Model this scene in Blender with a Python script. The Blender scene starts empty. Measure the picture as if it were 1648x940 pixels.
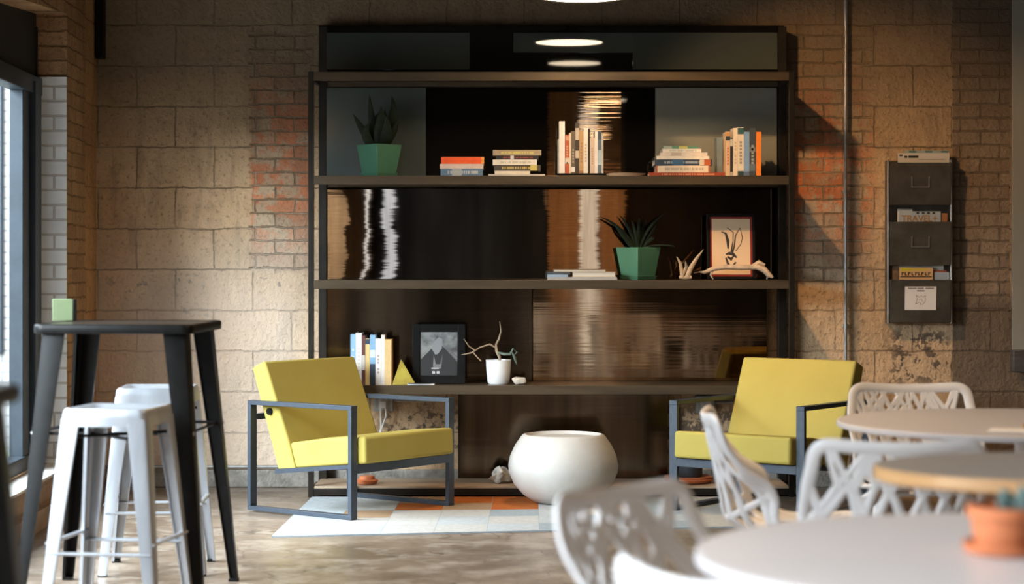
import bpy, bmesh, math, random
from mathutils import Vector, Matrix, Euler
random.seed(7)
S = bpy.context.scene
COL = S.collection
PI = math.pi
# ------------------------------------------------------------------ camera
FPX, HOR, CX, CAMH = 3300.0, 420.0, 824.0, 1.28
cam_d = bpy.data.cameras.new('camera'); cam = bpy.data.objects.new('camera', cam_d); COL.objects.link(cam)
cam.location = (0, 0, CAMH); cam.rotation_euler = (PI/2, 0, 0)
cam_d.sensor_width = 36; cam_d.lens = FPX/1648*36
cam_d.shift_y = -(470-HOR)/1648
cam_d.dof.use_dof = True; cam_d.dof.focus_distance = 10.4; cam_d.dof.aperture_fstop = 2.1
cam_d.clip_end = 200
S.camera = cam
# ------------------------------------------------------------------ world, exposure
S.view_settings.view_transform = 'Standard'; S.view_settings.look = 'None'
S.view_settings.gamma = 1; S.view_settings.use_curve_mapping = False
S.view_settings.exposure = 0.0
S.render.film_transparent = False
S.cycles.use_denoising = True
S.cycles.max_bounces = 8; S.cycles.sample_clamp_indirect = 6
W = bpy.data.worlds.new('sky'); S.world = W; W.use_nodes = True
bg = W.node_tree.nodes['Background']; bg.inputs[0].default_value = (0.80, 0.90, 1.0, 1); bg.inputs[1].default_value = 3.0
PHI = math.atan(114/FPX)              # the window wall is not quite square to the back wall
CORNER = Vector((-2.356, 11.62, 0))
def LW(x, y, z=0):                    # window-wall coordinates -> world (x into the room, y towards the back wall)
    c, s = math.cos(PHI), math.sin(PHI)
    return Vector((CORNER.x + c*x - s*y, CORNER.y + s*x + c*y, z))
def light(name, kind, loc, energy, color, **kw):
    d = bpy.data.lights.new(name, kind); d.energy = energy; d.color = color
    for k, v in kw.items(): setattr(d, k, v)
    o = bpy.data.objects.new(name, d); COL.objects.link(o); o.location = loc
    return o
OPENINGS = [(-0.91, -5.4, 0.21, 2.52), (-7.4, -11.4, 0.21, 2.9), (-13.86, -14.3, 0.21, 2.9)]
for (y0, y1, z0, z1) in OPENINGS:     # daylight coming in at each window opening
    p = light('window_portal', 'AREA', LW(-0.32, (y0+y1)/2, (z0+z1)/2), 1, (1, 1, 1), shape='RECTANGLE', size=z1-z0, size_y=abs(y1-y0))
    p.rotation_euler = (0, -PI/2, PHI); p.data.cycles.is_portal = True
# high bright part of the sky over the street on the window side
sk2 = light('sky_glow', 'AREA', (-7.0, 1.8, 4.4), 4800, (0.86, 0.93, 1.0), shape='RECTANGLE', size=4.0, size_y=5)
sk2.rotation_euler = (0, -math.radians(68), 0)
sk = light('sky_glow', 'AREA', (-6.1, 8.7, 4.6), 2600, (0.86, 0.93, 1.0), shape='RECTANGLE', size=3.4, size_y=6.5)
sk.rotation_euler = (0, -math.radians(62), 0)
spot = light('track_spot_light', 'SPOT', (0.15, 9.5, 3.4), 260, (1.0, 0.60, 0.28), spot_size=math.radians(52), spot_blend=0.6, shadow_soft_size=0.05)
d = Vector((2.15, 11.6, 1.2)) - spot.location
spot.rotation_euler = d.to_track_quat('-Z', 'Y').to_euler()

# ------------------------------------------------------------------ mesh helper
class MB:
    def __init__(s): s.v = []; s.f = []; s.m = []
    def add(s, vs, fs, mi=0):
        b = len(s.v); s.v += [tuple(v) for v in vs]
        for f in fs: s.f.append([b+i for i in f]); s.m.append(mi)
    def box(s, x0, x1, y0, y1, z0, z1, mi=0, M=None):
        vs = [Vector((x, y, z)) for z in (z0, z1) for y in (y0, y1) for x in (x0, x1)]
        if M is not None: vs = [M @ v for v in vs]
        s.add(vs, [(0,2,3,1),(4,5,7,6),(0,1,5,4),(2,6,7,3),(0,4,6,2),(1,3,7,5)], mi)
    def prism(s, poly, axis, a, b, mi=0, M=None):
        n = len(poly); vs = []
        for t in (a, b):
            for (p, q) in poly:
                v = {'x': (t, p, q), 'y': (p, t, q), 'z': (p, q, t)}[axis]
                vs.append(M @ Vector(v) if M is not None else Vector(v))
        fs = [list(range(n))[::-1], list(range(n, 2*n))] + [(i, (i+1) % n, n+(i+1) % n, n+i) for i in range(n)]
        s.add(vs, fs, mi)
    def loft(s, secs, closed=True, caps=True, mi=0):
        n = len(secs[0]); vs = [v for sec in secs for v in sec]; fs = []
        for k in range(len(secs)-1):
            for i in range(n if closed else n-1):
                j = (i+1) % n
                fs.append((k*n+i, k*n+j, (k+1)*n+j, (k+1)*n+i))
        if caps: fs.append(list(range(n))[::-1]); fs.append([(len(secs)-1)*n+i for i in range(n)])
        s.add(vs, fs, mi)
    def lathe(s, prof, seg=40, c=(0, 0, 0), mi=0, cap0=True, cap1=True):
        secs = [[(c[0]+r*math.cos(2*PI*i/seg), c[1]+r*math.sin(2*PI*i/seg), c[2]+z) for i in range(seg)] for r, z in prof]
        n = seg; vs = [v for q in secs for v in q]; fs = []
        for k in range(len(secs)-1):
            for i in range(n):
                j = (i+1) % n; fs.append((k*n+i, k*n+j, (k+1)*n+j, (k+1)*n+i))
        if cap0: fs.append(list(range(n))[::-1])
        if cap1: fs.append([(len(secs)-1)*n+i for i in range(n)])
        s.add(vs, fs, mi)
    def tube(s, pts, r, seg=10, mi=0, flat=1.0):
        pts = [Vector(p) for p in pts]; n = len(pts)
        rs = r if isinstance(r, (list, tuple)) else [r]*n
        up = None; secs = []
        for i in range(n):
            t = (pts[min(i+1, n-1)]-pts[max(i-1, 0)]).normalized()
            if up is None:
                up = Vector((0, 0, 1)) if abs(t.z) < .9 else Vector((1, 0, 0))
            a = (up - t*up.dot(t)).normalized(); b = t.cross(a); up = a
            secs.append([pts[i] + (a*math.cos(2*PI*k/seg)*flat + b*math.sin(2*PI*k/seg))*rs[i] for k in range(seg)])
        s.loft(secs, mi=mi)
    def strip(s, pts, nrm, w, th, mi=0):     # flat bar that follows a surface
        n = len(pts); secs = []
        for i in range(n):
            t = (pts[min(i+1, n-1)]-pts[max(i-1, 0)]).normalized(); N = nrm[i]
            b = t.cross(N).normalized(); wi = w[i] if isinstance(w, list) else w
            a, h = wi/2, th/2
            q = [(-a, -h*.3), (-a*.6, -h), (a*.6, -h), (a, -h*.3), (a, h*.3), (a*.6, h), (-a*.6, h), (-a, h*.3)]
            secs.append([pts[i] + b*x + N*y for x, y in q])
        s.loft(secs, mi=mi)
    def build(s, name, mats, parent=None, smooth=False, bevel=0, seg=2, sub=0, loc=None, rot=None):
        me = bpy.data.meshes.new(name); me.from_pydata(s.v, [], s.f)
        for m in (mats if isinstance(mats, (list, tuple)) else [mats]): me.materials.append(m)
        me.polygons.foreach_set('material_index', s.m)
        bm = bmesh.new(); bm.from_mesh(me); bmesh.ops.recalc_face_normals(bm, faces=bm.faces); bm.to_mesh(me); bm.free()
        o = bpy.data.objects.new(name, me); COL.objects.link(o)
        if parent is not None: o.parent = parent
        if loc is not None: o.location = loc
        if rot is not None: o.rotation_euler = rot
        if bevel:
            b = o.modifiers.new('bevel', 'BEVEL'); b.width = bevel; b.segments = seg; b.limit_method = 'ANGLE'; b.angle_limit = math.radians(35)
        if sub:
            b = o.modifiers.new('sub', 'SUBSURF'); b.levels = sub; b.render_levels = sub
        if smooth or bevel or sub:
            me.polygons.foreach_set('use_smooth', [True]*len(me.polygons))
            if not sub: me.set_sharp_from_angle(angle=math.radians(40))
        return o
def tag(o, label=None, cat=None, group=None, kind=None):
    if label: o['label'] = label
    if cat: o['category'] = cat
    if group: o['group'] = group
    if kind: o['kind'] = kind
    return o
def thing(name, label, cat, loc=(0, 0, 0), rz=0, group=None):
    o = bpy.data.objects.new(name, None); COL.objects.link(o); o.empty_display_size = .1
    o.location = loc; o.rotation_euler = (0, 0, rz)
    return tag(o, label, cat, group)
def dup(o, parent=None):
    c = o.copy(); COL.objects.link(c)
    if parent is not None: c.parent = parent
    for ch in list(o.children): dup(ch, c)
    return c
def at(px, py, D): return Vector(((px-CX)/FPX*D, D, CAMH-(py-HOR)/FPX*D))

# ------------------------------------------------------------------ materials
def mat(name, col=(.5, .5, .5), rough=.5, metal=0, spec=.5, coat=0, emit=None, es=0, trans=0):
    m = bpy.data.materials.new(name); m.use_nodes = True; b = m.node_tree.nodes['Principled BSDF']
    b.inputs['Base Color'].default_value = (*col, 1); b.inputs['Roughness'].default_value = rough
    b.inputs['Metallic'].default_value = metal; b.inputs['Specular IOR Level'].default_value = spec
    b.inputs['Coat Weight'].default_value = coat
    if emit: b.inputs['Emission Color'].default_value = (*emit, 1); b.inputs['Emission Strength'].default_value = es
    return m
class NT:
    def __init__(s, m): s.t = m.node_tree; s.b = s.t.nodes.get('Principled BSDF')
    def n(s, typ, ins=None, **kw):
        x = s.t.nodes.new(typ)
        for k, v in kw.items(): setattr(x, k, v)
        for k, v in (ins or {}).items():
            if isinstance(v, bpy.types.NodeSocket): s.t.links.new(v, x.inputs[k])
            else: x.inputs[k].default_value = v
        return x
    def math(s, op, a, b=0, c=0, clamp=False):
        x = s.n('ShaderNodeMath', {0: a, 1: b, 2: c}, operation=op); x.use_clamp = clamp; return x.outputs[0]
    def mix(s, f, a, b, blend='MIX'):
        x = s.n('ShaderNodeMix', data_type='RGBA', blend_type=blend)
        for i, v in ((0, f), (6, a), (7, b)):
            if isinstance(v, bpy.types.NodeSocket): s.t.links.new(v, x.inputs[i])
            else: x.inputs[i].default_value = (*v, 1) if (isinstance(v, tuple) and len(v) == 3) else v
        return x.outputs[2]
    def noise(s, vec, scale, detail=4, rough=.6):
        return s.n('ShaderNodeTexNoise', {'Vector': vec, 'Scale': scale, 'Detail': detail, 'Roughness': rough}).outputs[0]
    def ramp(s, f, a, b): return s.n('ShaderNodeMapRange', {0: f, 1: a, 2: b, 3: 0., 4: 1.}).outputs[0]
    def band(s, x, a, b, soft): return s.math('MULTIPLY', s.ramp(x, a-soft, a+soft), s.ramp(x, b+soft, b-soft))
    def link(s, a, b): s.t.links.new(a, s.b.inputs[b])
def noisy(name, c1, c2, scale=6, rough=.6, metal=0, bump=0.1, bscale=60, coat=0, stretch=(1, 1, 1), dist=.003, spec=.5):
    m = mat(name, c1, rough, metal, coat=coat, spec=spec); t = NT(m)
    co = t.n('ShaderNodeTexCoord').outputs['Object']
    mp = t.n('ShaderNodeMapping', {0: co, 3: stretch}).outputs[0]
    f = t.ramp(t.noise(mp, scale, 5), .35, .65)
    t.link(t.mix(f, c1, c2), 'Base Color')
    if bump:
        bn = t.n('ShaderNodeBump', {'Strength': bump, 'Distance': dist, 'Height': t.noise(mp, bscale, 3)})
        t.link(bn.outputs[0], 'Normal')
    return m
def wall_mat(name, side=False):
    m = mat(name, rough=.85, spec=.25); t = NT(m)
    pos = t.n('ShaderNodeNewGeometry').outputs['Position']
    sx = t.n('ShaderNodeSeparateXYZ', {0: pos}); X, Y, Z = sx.outputs
    U = Y if side else X
    n1 = t.noise(pos, 1.6, 5); n2 = t.noise(pos, 9, 6, .7); n3 = t.noise(pos, 42, 4)
    wob = t.math('MULTIPLY', t.math('SUBTRACT', n2, .5), .034)
    u = t.math('ADD', U, wob); z = t.math('ADD', Z, wob)
    vb = t.n('ShaderNodeCombineXYZ', {0: t.math('ADD', u, 2.127+4.4), 1: t.math('ADD', z, -1.924+.231*20)}).outputs[0]
    vk = t.n('ShaderNodeCombineXYZ', {0: t.math('ADD', u, 10.), 1: t.math('ADD', z, .0775*10), 2: 0.}).outputs[0]
    blk = t.n('ShaderNodeTexBrick', {'Vector': vb, 'Color1': (.64, .43, .25, 1), 'Color2': (.57, .38, .215, 1), 'Mortar': (.50, .335, .19, 1),
              'Scale': 1., 'Mortar Size': .0045, 'Mortar Smooth': .45, 'Brick Width': .44, 'Row Height': .231}, offset=.5)
    brk = t.n('ShaderNodeTexBrick', {'Vector': vk, 'Color1': (.55, .40, .26, 1), 'Color2': (.40, .27, .17, 1), 'Mortar': (.34, .24, .15, 1),
              'Scale': 1., 'Mortar Size': .006, 'Mortar Smooth': .4, 'Brick Width': .222, 'Row Height': .0775}, offset=.5)
    red = t.n('ShaderNodeTexBrick', {'Vector': vk, 'Color1': (.74, .17, .045, 1), 'Color2': (.46, .12, .04, 1), 'Mortar': (.42, .32, .22, 1),
              'Scale': 1., 'Mortar Size': .006, 'Mortar Smooth': .3, 'Brick Width': .222, 'Row Height': .0775}, offset=.5)
    jag = t.math('MULTIPLY', t.math('SUBTRACT', n1, .5), .10)
    uj = t.math('ADD', U, jag); zj = t.math('ADD', Z, jag)
    if side:
        mb = t.ramp(Y, 11.28, 11.24)
        mb = t.math('MAXIMUM', mb, 0.)
        rm = t.math('MULTIPLY', t.ramp(n2, .60, .66), .25)
    else:
        b1 = t.math('MULTIPLY', t.band(uj, -1.48, -1.13, .012), t.band(zj, 1.215, 2.60, .012))
        b2 = t.math('MULTIPLY', t.band(uj, 1.55, 2.03, .05), t.band(zj, 1.15, 2.55, .02))
        b3 = t.math('MULTIPLY', t.band(U, 2.497, 2.82, .003), t.ramp(zj, .98, 1.02))
        mb = t.math('MAXIMUM', t.math('MAXIMUM', b1, b2), b3)
        h = t.math('MULTIPLY', t.band(zj, 1.42, 2.30, .22), t.ramp(t.noise(pos, 5.5, 5, .7), .43, .51))
        rm = t.math('MULTIPLY', t.math('MULTIPLY', h, .74), t.ramp(U, 2.4, 2.3))
    bc = t.mix(rm, brk.outputs[0], red.outputs[0])
    c = t.mix(mb, blk.outputs[0], bc)
    joint = t.mix(mb, blk.outputs[1], brk.outputs[1])
    worn = t.ramp(t.noise(pos, 3.3, 5, .7), .42, .56)
    c = t.mix(t.math('MULTIPLY', t.math('MULTIPLY', joint, worn), .8), c, (.20, .135, .08))
    keep = t.math('SUBTRACT', 1., t.math('MULTIPLY', t.math('MULTIPLY', mb, rm), .7))
    n5 = t.noise(pos, 4.2, 7, .75)
    c = t.mix(t.math('MULTIPLY', t.math('MULTIPLY', t.ramp(n5, .50, .62), .28), keep), c, (.33, .215, .12))
    n6 = t.noise(t.n('ShaderNodeMapping', {0: pos, 3: (5, 5, .8)}).outputs[0], 2.5, 6, .7)
    c = t.mix(t.math('MULTIPLY', t.ramp(n6, .53, .63), .35), c, (.20, .14, .09))
    # paint wear: pale bloom, darker grime, pits
    c = t.mix(t.math('MULTIPLY', t.math('MULTIPLY', t.ramp(n1, .5, .75), .35), keep), c, (.64, .46, .30))
    c = t.mix(t.math('MULTIPLY', t.math('MULTIPLY', t.ramp(n2, .52, .64), .30), keep), c, (.30, .20, .12))
    c = t.mix(t.math('MULTIPLY', t.ramp(n3, .57, .64), .5), c, (.15, .10, .06))
    if not side:
        # upper courses painted darker for the light falling off there, unpainted pier to the right, flaked patches
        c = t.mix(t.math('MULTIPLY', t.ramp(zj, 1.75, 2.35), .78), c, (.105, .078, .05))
        pier = t.math('MULTIPLY', t.ramp(U, 2.494, 2.500), t.math('ADD', .50, t.math('MULTIPLY', t.ramp(zj, 1.12, 1.0), .35)))
        c = t.mix(pier, c, (.10, .075, .055))
        fl = t.math('MULTIPLY', t.math('MULTIPLY', t.band(U, 2.14, 2.47, .05), t.band(Z, .58, .90, .05)), t.ramp(t.noise(pos, 17, 4, .6), .50, .53))
        fl2 = t.math('MULTIPLY', t.math('MULTIPLY', t.band(U, -.75, 1.7, .05), t.band(Z, .18, .46, .06)), t.ramp(t.noise(pos, 14, 5, .7), .50, .55))
        fl3 = t.math('MULTIPLY', t.math('MULTIPLY', t.band(U, -2.3, -1.2, .05), t.band(Z, .95, 1.22, .05)), t.ramp(t.noise(pos, 12, 5, .6), .63, .66))
        c = t.mix(t.math('MULTIPLY', t.math('MAXIMUM', t.math('MAXIMUM', fl, fl2), fl3), .85), c, (.085, .06, .045))
        # lower left field painted paler for the window light on it
        lit_low = t.math('MULTIPLY', t.math('MULTIPLY', t.ramp(uj, -1.0, -1.3), t.ramp(zj, 1.55, 1.0)), .55)
        c = t.mix(lit_low, c, (.72, .60, .50))
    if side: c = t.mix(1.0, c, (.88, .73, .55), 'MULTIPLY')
    t.link(c, 'Base Color')
    fac = t.mix(mb, blk.outputs[1], brk.outputs[1])
    hgt = t.math('ADD', t.math('MULTIPLY', fac, -1.), t.math('MULTIPLY', n2, 1.1))
    hgt = t.math('ADD', hgt, t.math('MULTIPLY', n3, .5))
    t.link(t.n('ShaderNodeBump', {'Strength': 1., 'Distance': .018, 'Height': hgt}).outputs[0], 'Normal')
    return m
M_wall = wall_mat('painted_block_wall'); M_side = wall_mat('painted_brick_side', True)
def brick_mat(name, c1, c2, mo, axis='xz', rough=.8):
    m = mat(name, rough=rough, spec=.2); t = NT(m)
    pos = t.n('ShaderNodeNewGeometry').outputs['Position']; sx = t.n('ShaderNodeSeparateXYZ', {0: pos})
    v = t.n('ShaderNodeCombineXYZ', {0: t.math('ADD', t.math('ADD', sx.outputs[0], sx.outputs[1]), 20.), 1: t.math('ADD', sx.outputs[2], 3.)}).outputs[0]
    b = t.n('ShaderNodeTexBrick', {'Vector': v, 'Color1': (*c1, 1), 'Color2': (*c2, 1), 'Mortar': (*mo, 1), 'Scale': 1., 'Mortar Size': .007, 'Mortar Smooth': .3, 'Brick Width': .222, 'Row Height': .0775})
    c = t.mix(t.math('MULTIPLY', t.ramp(t.noise(pos, 7, 5), .5, .7), .3), b.outputs[0], tuple(x*.6 for x in c1))
    t.link(c, 'Base Color')
    t.link(t.n('ShaderNodeBump', {'Strength': .6, 'Distance': .01, 'Height': t.math('MULTIPLY', b.outputs[1], -1.)}).outputs[0], 'Normal')
    return m
M_white_brick = brick_mat('white_painted_brick', (.46, .45, .44), (.40, .39, .385), (.27, .27, .27))
M_tan_brick = brick_mat('tan_brick', (.62, .44, .28), (.48, .32, .19), (.26, .18, .11))
def floor_mat():
    m = mat('stained_concrete', rough=.35, spec=.5); t = NT(m)
    pos = t.n('ShaderNodeNewGeometry').outputs['Position']
    a = t.noise(pos, 1.3, 8, .72); b = t.noise(pos, 5, 8, .7); mp = t.n('ShaderNodeMapping', {0: pos, 3: (1, .5, 1)}).outputs[0]; c2 = t.noise(mp, 16, 5, .7)
    c = t.mix(t.ramp(a, .36, .62), (.105, .072, .047), (.25, .19, .14))
    c = t.mix(t.math('MULTIPLY', t.ramp(b, .48, .62), .55), c, (.40, .34, .28))
    c = t.mix(t.math('MULTIPLY', t.ramp(c2, .56, .66), .5), c, (.10, .07, .045))
    cr = t.n('ShaderNodeTexVoronoi', {'Vector': t.n('ShaderNodeVectorMath', {0: pos, 1: t.n('ShaderNodeTexNoise', {'Vector': pos, 'Scale': 3.}).outputs[1]}, operation='ADD').outputs[0], 'Scale': .9}, feature='DISTANCE_TO_EDGE').outputs[0]
    c = t.mix(t.math('MULTIPLY', t.ramp(cr, .012, .004), .6), c, (.05, .035, .025))
    t.link(c, 'Base Color'); t.link(t.n('ShaderNodeMapRange', {0: b, 3: .22, 4: .5}).outputs[0], 'Roughness')
    t.link(t.n('ShaderNodeBump', {'Strength': .25, 'Distance': .004, 'Height': t.math('ADD', b, c2)}).outputs[0], 'Normal')
    return m
def metal_sheet(name, base, rough, warp, metal=1.0):
    m = mat(name, base, rough, metal); t = NT(m)
    pos = t.n('ShaderNodeNewGeometry').outputs['Position']
    nz = lambda sc, k: t.math('SUBTRACT', t.noise(t.n('ShaderNodeMapping', {0: pos, 3: sc}).outputs[0], k, 3, .6), .5)
    ax = t.math('ADD', t.math('MULTIPLY', nz((.4, 1, 55), 2.0), .006), t.math('MULTIPLY', nz((1., 1, 1.3), 1.5), warp))
    az = t.math('ADD', t.math('MULTIPLY', nz((.3, 1, 70), 2.3), .05), t.math('MULTIPLY', nz((.8, 1, .8), 1.3), warp))
    nv = t.n('ShaderNodeVectorMath', {0: t.n('ShaderNodeNewGeometry').outputs['Normal'], 1: t.n('ShaderNodeCombineXYZ', {0: ax, 1: 0., 2: az}).outputs[0]}, operation='ADD').outputs[0]
    t.link(t.n('ShaderNodeVectorMath', {0: nv}, operation='NORMALIZE').outputs[0], 'Normal')
    v = t.noise(t.n('ShaderNodeMapping', {0: pos, 3: (3, 1, .25)}).outputs[0], 3, 4)
    t.link(t.mix(t.ramp(v, .35, .65), tuple(x*.7 for x in base), tuple(min(1, x*1.25) for x in base)), 'Base Color')
    return m
def text_strip(name, base, ink, sc=(60, 1, 1), th=.55):
    m = mat(name, base, .55); t = NT(m)
    co = t.n('ShaderNodeTexCoord').outputs['Object']
    f = t.ramp(t.noise(t.n('ShaderNodeMapping', {0: co, 3: sc}).outputs[0], 4, 2), th, th+.03)
    t.link(t.mix(f, base, ink), 'Base Color'); return m
def glass_mat():
    m = bpy.data.materials.new('window_glass'); m.use_nodes = True; t = m.node_tree; t.nodes.remove(t.nodes['Principled BSDF'])
    tr = t.nodes.new('ShaderNodeBsdfTransparent'); gl = t.nodes.new('ShaderNodeBsdfGlossy'); gl.inputs['Roughness'].default_value = .02
    mx = t.nodes.new('ShaderNodeMixShader')
    tr.inputs[0].default_value = (.93, .96, .97, 1)
    mx.inputs[0].default_value = .05; t.links.new(tr.outputs[0], mx.inputs[1]); t.links.new(gl.outputs[0], mx.inputs[2])
    t.links.new(mx.outputs[0], t.nodes['Material Output'].inputs[0]); return m
M_floor = floor_mat()
M_glass = glass_mat()
M_conc = noisy('rough_grey_concrete', (.30, .27, .23), (.17, .15, .125), 14, .9, bump=.9, bscale=70, dist=.01)
M_ceil = noisy('dark_ceiling', (.05, .045, .04), (.03, .028, .025), 3, .9)
M_black = noisy('black_painted_steel', (.005, .0048, .0045), (.008, .0075, .007), 20, .36, .0, bump=.05, spec=.14)
M_blackframe = noisy('blackened_steel', (.030, .023, .016), (.018, .014, .010), 9, .38, .6, bump=.08)
M_shelf = noisy('bronzed_steel', (.11, .078, .047), (.075, .054, .033), 7, .36, .55, bump=.08, stretch=(.3, 1, 3))
M_wood = noisy('pale_worn_wood', (.42, .31, .21), (.30, .21, .14), 5, .5, bump=.1, stretch=(.5, 6, 6))
M_wframe = noisy('blue_grey_window_steel', (.030, .043, .056), (.022, .032, .042), 8, .4, .1, bump=.03)
M_dark = mat('dark_recess', (.015, .012, .01), .8)
M_galv = noisy('brushed_silver_steel', (.52, .545, .58), (.44, .46, .495), 18, .33, .6, bump=.05, stretch=(1, 1, .2))
M_bframe = noisy('slate_powder_coat', (.055, .068, .088), (.045, .057, .074), 30, .42, .25, bump=.04)
M_yellow = noisy('chartreuse_upholstery', (.42, .335, .080), (.39, .31, .070), 3, .8, bump=.22, bscale=420, dist=.0012, spec=.25)
M_white = noisy('white_powder_coat', (.76, .74, .735), (.72, .70, .70), 5, .42, bump=.05)
M_table = noisy('off_white_laminate', (.53, .50, .505), (.50, .475, .48), 2, .38, bump=.02)
M_greytop = noisy('grey_laminate', (.29, .26, .235), (.25, .225, .20), 2, .5, bump=.02)
M_ply = noisy('tan_plywood_edge', (.50, .27, .10), (.38, .19, .07), 4, .55, stretch=(1, 1, 12))
M_stone = noisy('cast_concrete_pale', (.50, .475, .44), (.43, .40, .36), 4, .7, bump=.25, bscale=45)
M_terra = noisy('terracotta', (.52, .155, .055), (.42, .12, .04), 6, .7, bump=.1)
M_greenpot = noisy('green_glazed_pot', (.075, .215, .13), (.062, .18, .108), 5, .45, bump=.03)
M_leaf = noisy('dark_leaf', (.010, .016, .009), (.016, .024, .011), 14, .6, bump=.1, spec=.15, stretch=(1, 1, 4))
M_sage = noisy('sage_green_card', (.17, .22, .11), (.15, .20, .10), 8, .6)
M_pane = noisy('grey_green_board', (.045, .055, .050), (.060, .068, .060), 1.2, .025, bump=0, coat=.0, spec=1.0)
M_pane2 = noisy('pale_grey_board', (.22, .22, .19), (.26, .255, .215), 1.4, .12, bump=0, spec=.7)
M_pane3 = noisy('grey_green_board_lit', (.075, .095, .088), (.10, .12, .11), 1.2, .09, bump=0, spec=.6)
M_sheet = metal_sheet('dark_brushed_sheet', (.27, .175, .105), .02, .004)
M_sheet_c = metal_sheet('dark_brushed_sheet_right', (.27, .18, .11), .05, .004)
M_sheet_b = metal_sheet('dark_brushed_sheet_brown', (.10, .07, .045), .12, .004)
M_sheet_l = metal_sheet('dark_polished_sheet', (.22, .19, .165), .02, .03)
M_zinc = noisy('dull_zinc', (.17, .15, .12), (.11, .095, .075), 9, .38, .7, bump=.25, bscale=18)
M_zedge = noisy('zinc_edge', (.45, .42, .37), (.3, .27, .23), 12, .35, .8)
M_paper = mat('white_paper', (.78, .72, .66), .7)
M_cream = mat('cream_page', (.70, .60, .45), .8)
M_pipe = noisy('grey_conduit', (.42, .41, .39), (.30, .29, .27), 25, .4, .5)
M_bark = noisy('driftwood', (.46, .34, .22), (.27, .18, .11), 16, .75, bump=.6, bscale=40, stretch=(.5, 1, 1))
M_bone = noisy('pale_shell', (.62, .55, .45), (.38, .32, .25), 22, .6, bump=.4)
M_greyboard = noisy('grey_roller_cloth', (.30, .285, .24), (.26, .245, .205), 1.0, .8, stretch=(6, 1, 1))
M_lamp = mat('lamp_diffuser', (1, .9, .75), .5, emit=(1.0, .80, .55), es=20)
M_red = mat('red_mount', (.22, .012, .008), .5)
M_ink = mat('ink', (.02, .015, .012), .7)

# ------------------------------------------------------------------ room shell
def struct(o): o['kind'] = 'structure'; return o
b = MB(); b.box(-2.52, 5.2, -3.4, 11.9, -.12, 0); struct(b.build('floor', M_floor))
b = MB(); b.box(-2.5, 5.2, -3.4, 11.9, 3.7, 3.85); struct(b.build('ceiling', M_ceil))
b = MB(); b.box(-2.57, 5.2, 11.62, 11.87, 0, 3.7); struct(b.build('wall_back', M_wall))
b = MB(); b.box(4.6, 4.8, -3.4, 11.62, 0, 3.7); struct(b.build('wall_right', noisy('brown_plaster', (.12, .085, .055), (.08, .055, .035), 3, .9)))
# wall behind the camera: dark, with a brick pier around a tall slit window and one high narrow light
YB = -3.2
b = MB()
def wall_y(b, x0, x1, holes, y0, y1, H=3.7):
    xs = sorted(holes); cur = x0
    for (a, c, z0, z1) in xs:
        b.box(cur, a, y0, y1, 0, H); b.box(a, c, y0, y1, 0, z0); b.box(a, c, y0, y1, z1, H); cur = c
    b.box(cur, x1, y0, y1, 0, H)
wall_y(b, -3.0, 5.2, [(-1.66, -1.53, .0, 2.35), (.86, 1.10, .05, 3.3)], YB-.2, YB)
struct(b.build('wall_front', noisy('charcoal_plaster', (.03, .028, .025), (.022, .02, .018), 3, .9)))
b = MB(); b.box(.46, .86, YB, YB+.12, 0, 3.7); b.box(1.10, 1.44, YB, YB+.12, 0, 3.7)
struct(b.build('trim_1', M_tan_brick))
# window wall in its own coordinates
b = MB(); TH = .24
ys = [0.0]
cur = 0.0
for (y0, y1, z0, z1) in OPENINGS:
    b.box(-TH, 0, y0, cur, 0, 3.7)
    b.box(-TH, 0, y1, y0, 0, z0-.012)
    zb = z1 - (.0 if y0 != -.91 else .22)
    b.prism([(y0, z1+.05 if y0 == -.91 else z1), (y1, zb), (y1, 3.7), (y0, 3.7)], 'x', -TH, 0)
    cur = y1
b.box(-TH, 0, -15.1, cur, 0, 3.7)
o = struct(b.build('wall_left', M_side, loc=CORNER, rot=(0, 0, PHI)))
# stone sill ledge and base plinth along the window wall
b = MB(); b.box(-.10, .03, -5.4, -.91, .198, .212); b.box(0, .012, -14.9, -.02, .10, .198)
b.box(0, .06, -14.9, -.02, .078, .10); b.box(0, .055, -14.9, -.02, 0, .078)
struct(b.build('baseboard_left', [noisy('worn_red_brown_brick', (.33, .22, .15), (.22, .14, .09), 9, .7, bump=.5)], loc=CORNER, rot=(0, 0, PHI)))
b = MB(); b.box(-.10, .035, -5.4, -.91, .212, .226)
struct(b.build('trim_2', noisy('pale_sill', (.66, .62, .58), (.5, .46, .42), 9, .6), bevel=.004, loc=CORNER, rot=(0, 0, PHI)))
b = MB(); b.box(-2.32, 4.6, 11.585, 11.62, 0, .10)
struct(b.build('baseboard_back', M_conc, bevel=.008))
b = MB(); b.box(-.20, 0, -.925, -.905, .226, 2.24); b.box(-.235, 0, -14.31, -14.29, .22, 2.89)  # added white slabs, daylight on the reveals put into their colour
struct(b.build('trim_3', brick_mat('lit_white_reveal', (.86, .85, .83), (.80, .78, .75), (.55, .50, .45)), loc=CORNER, rot=(0, 0, PHI)))
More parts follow.
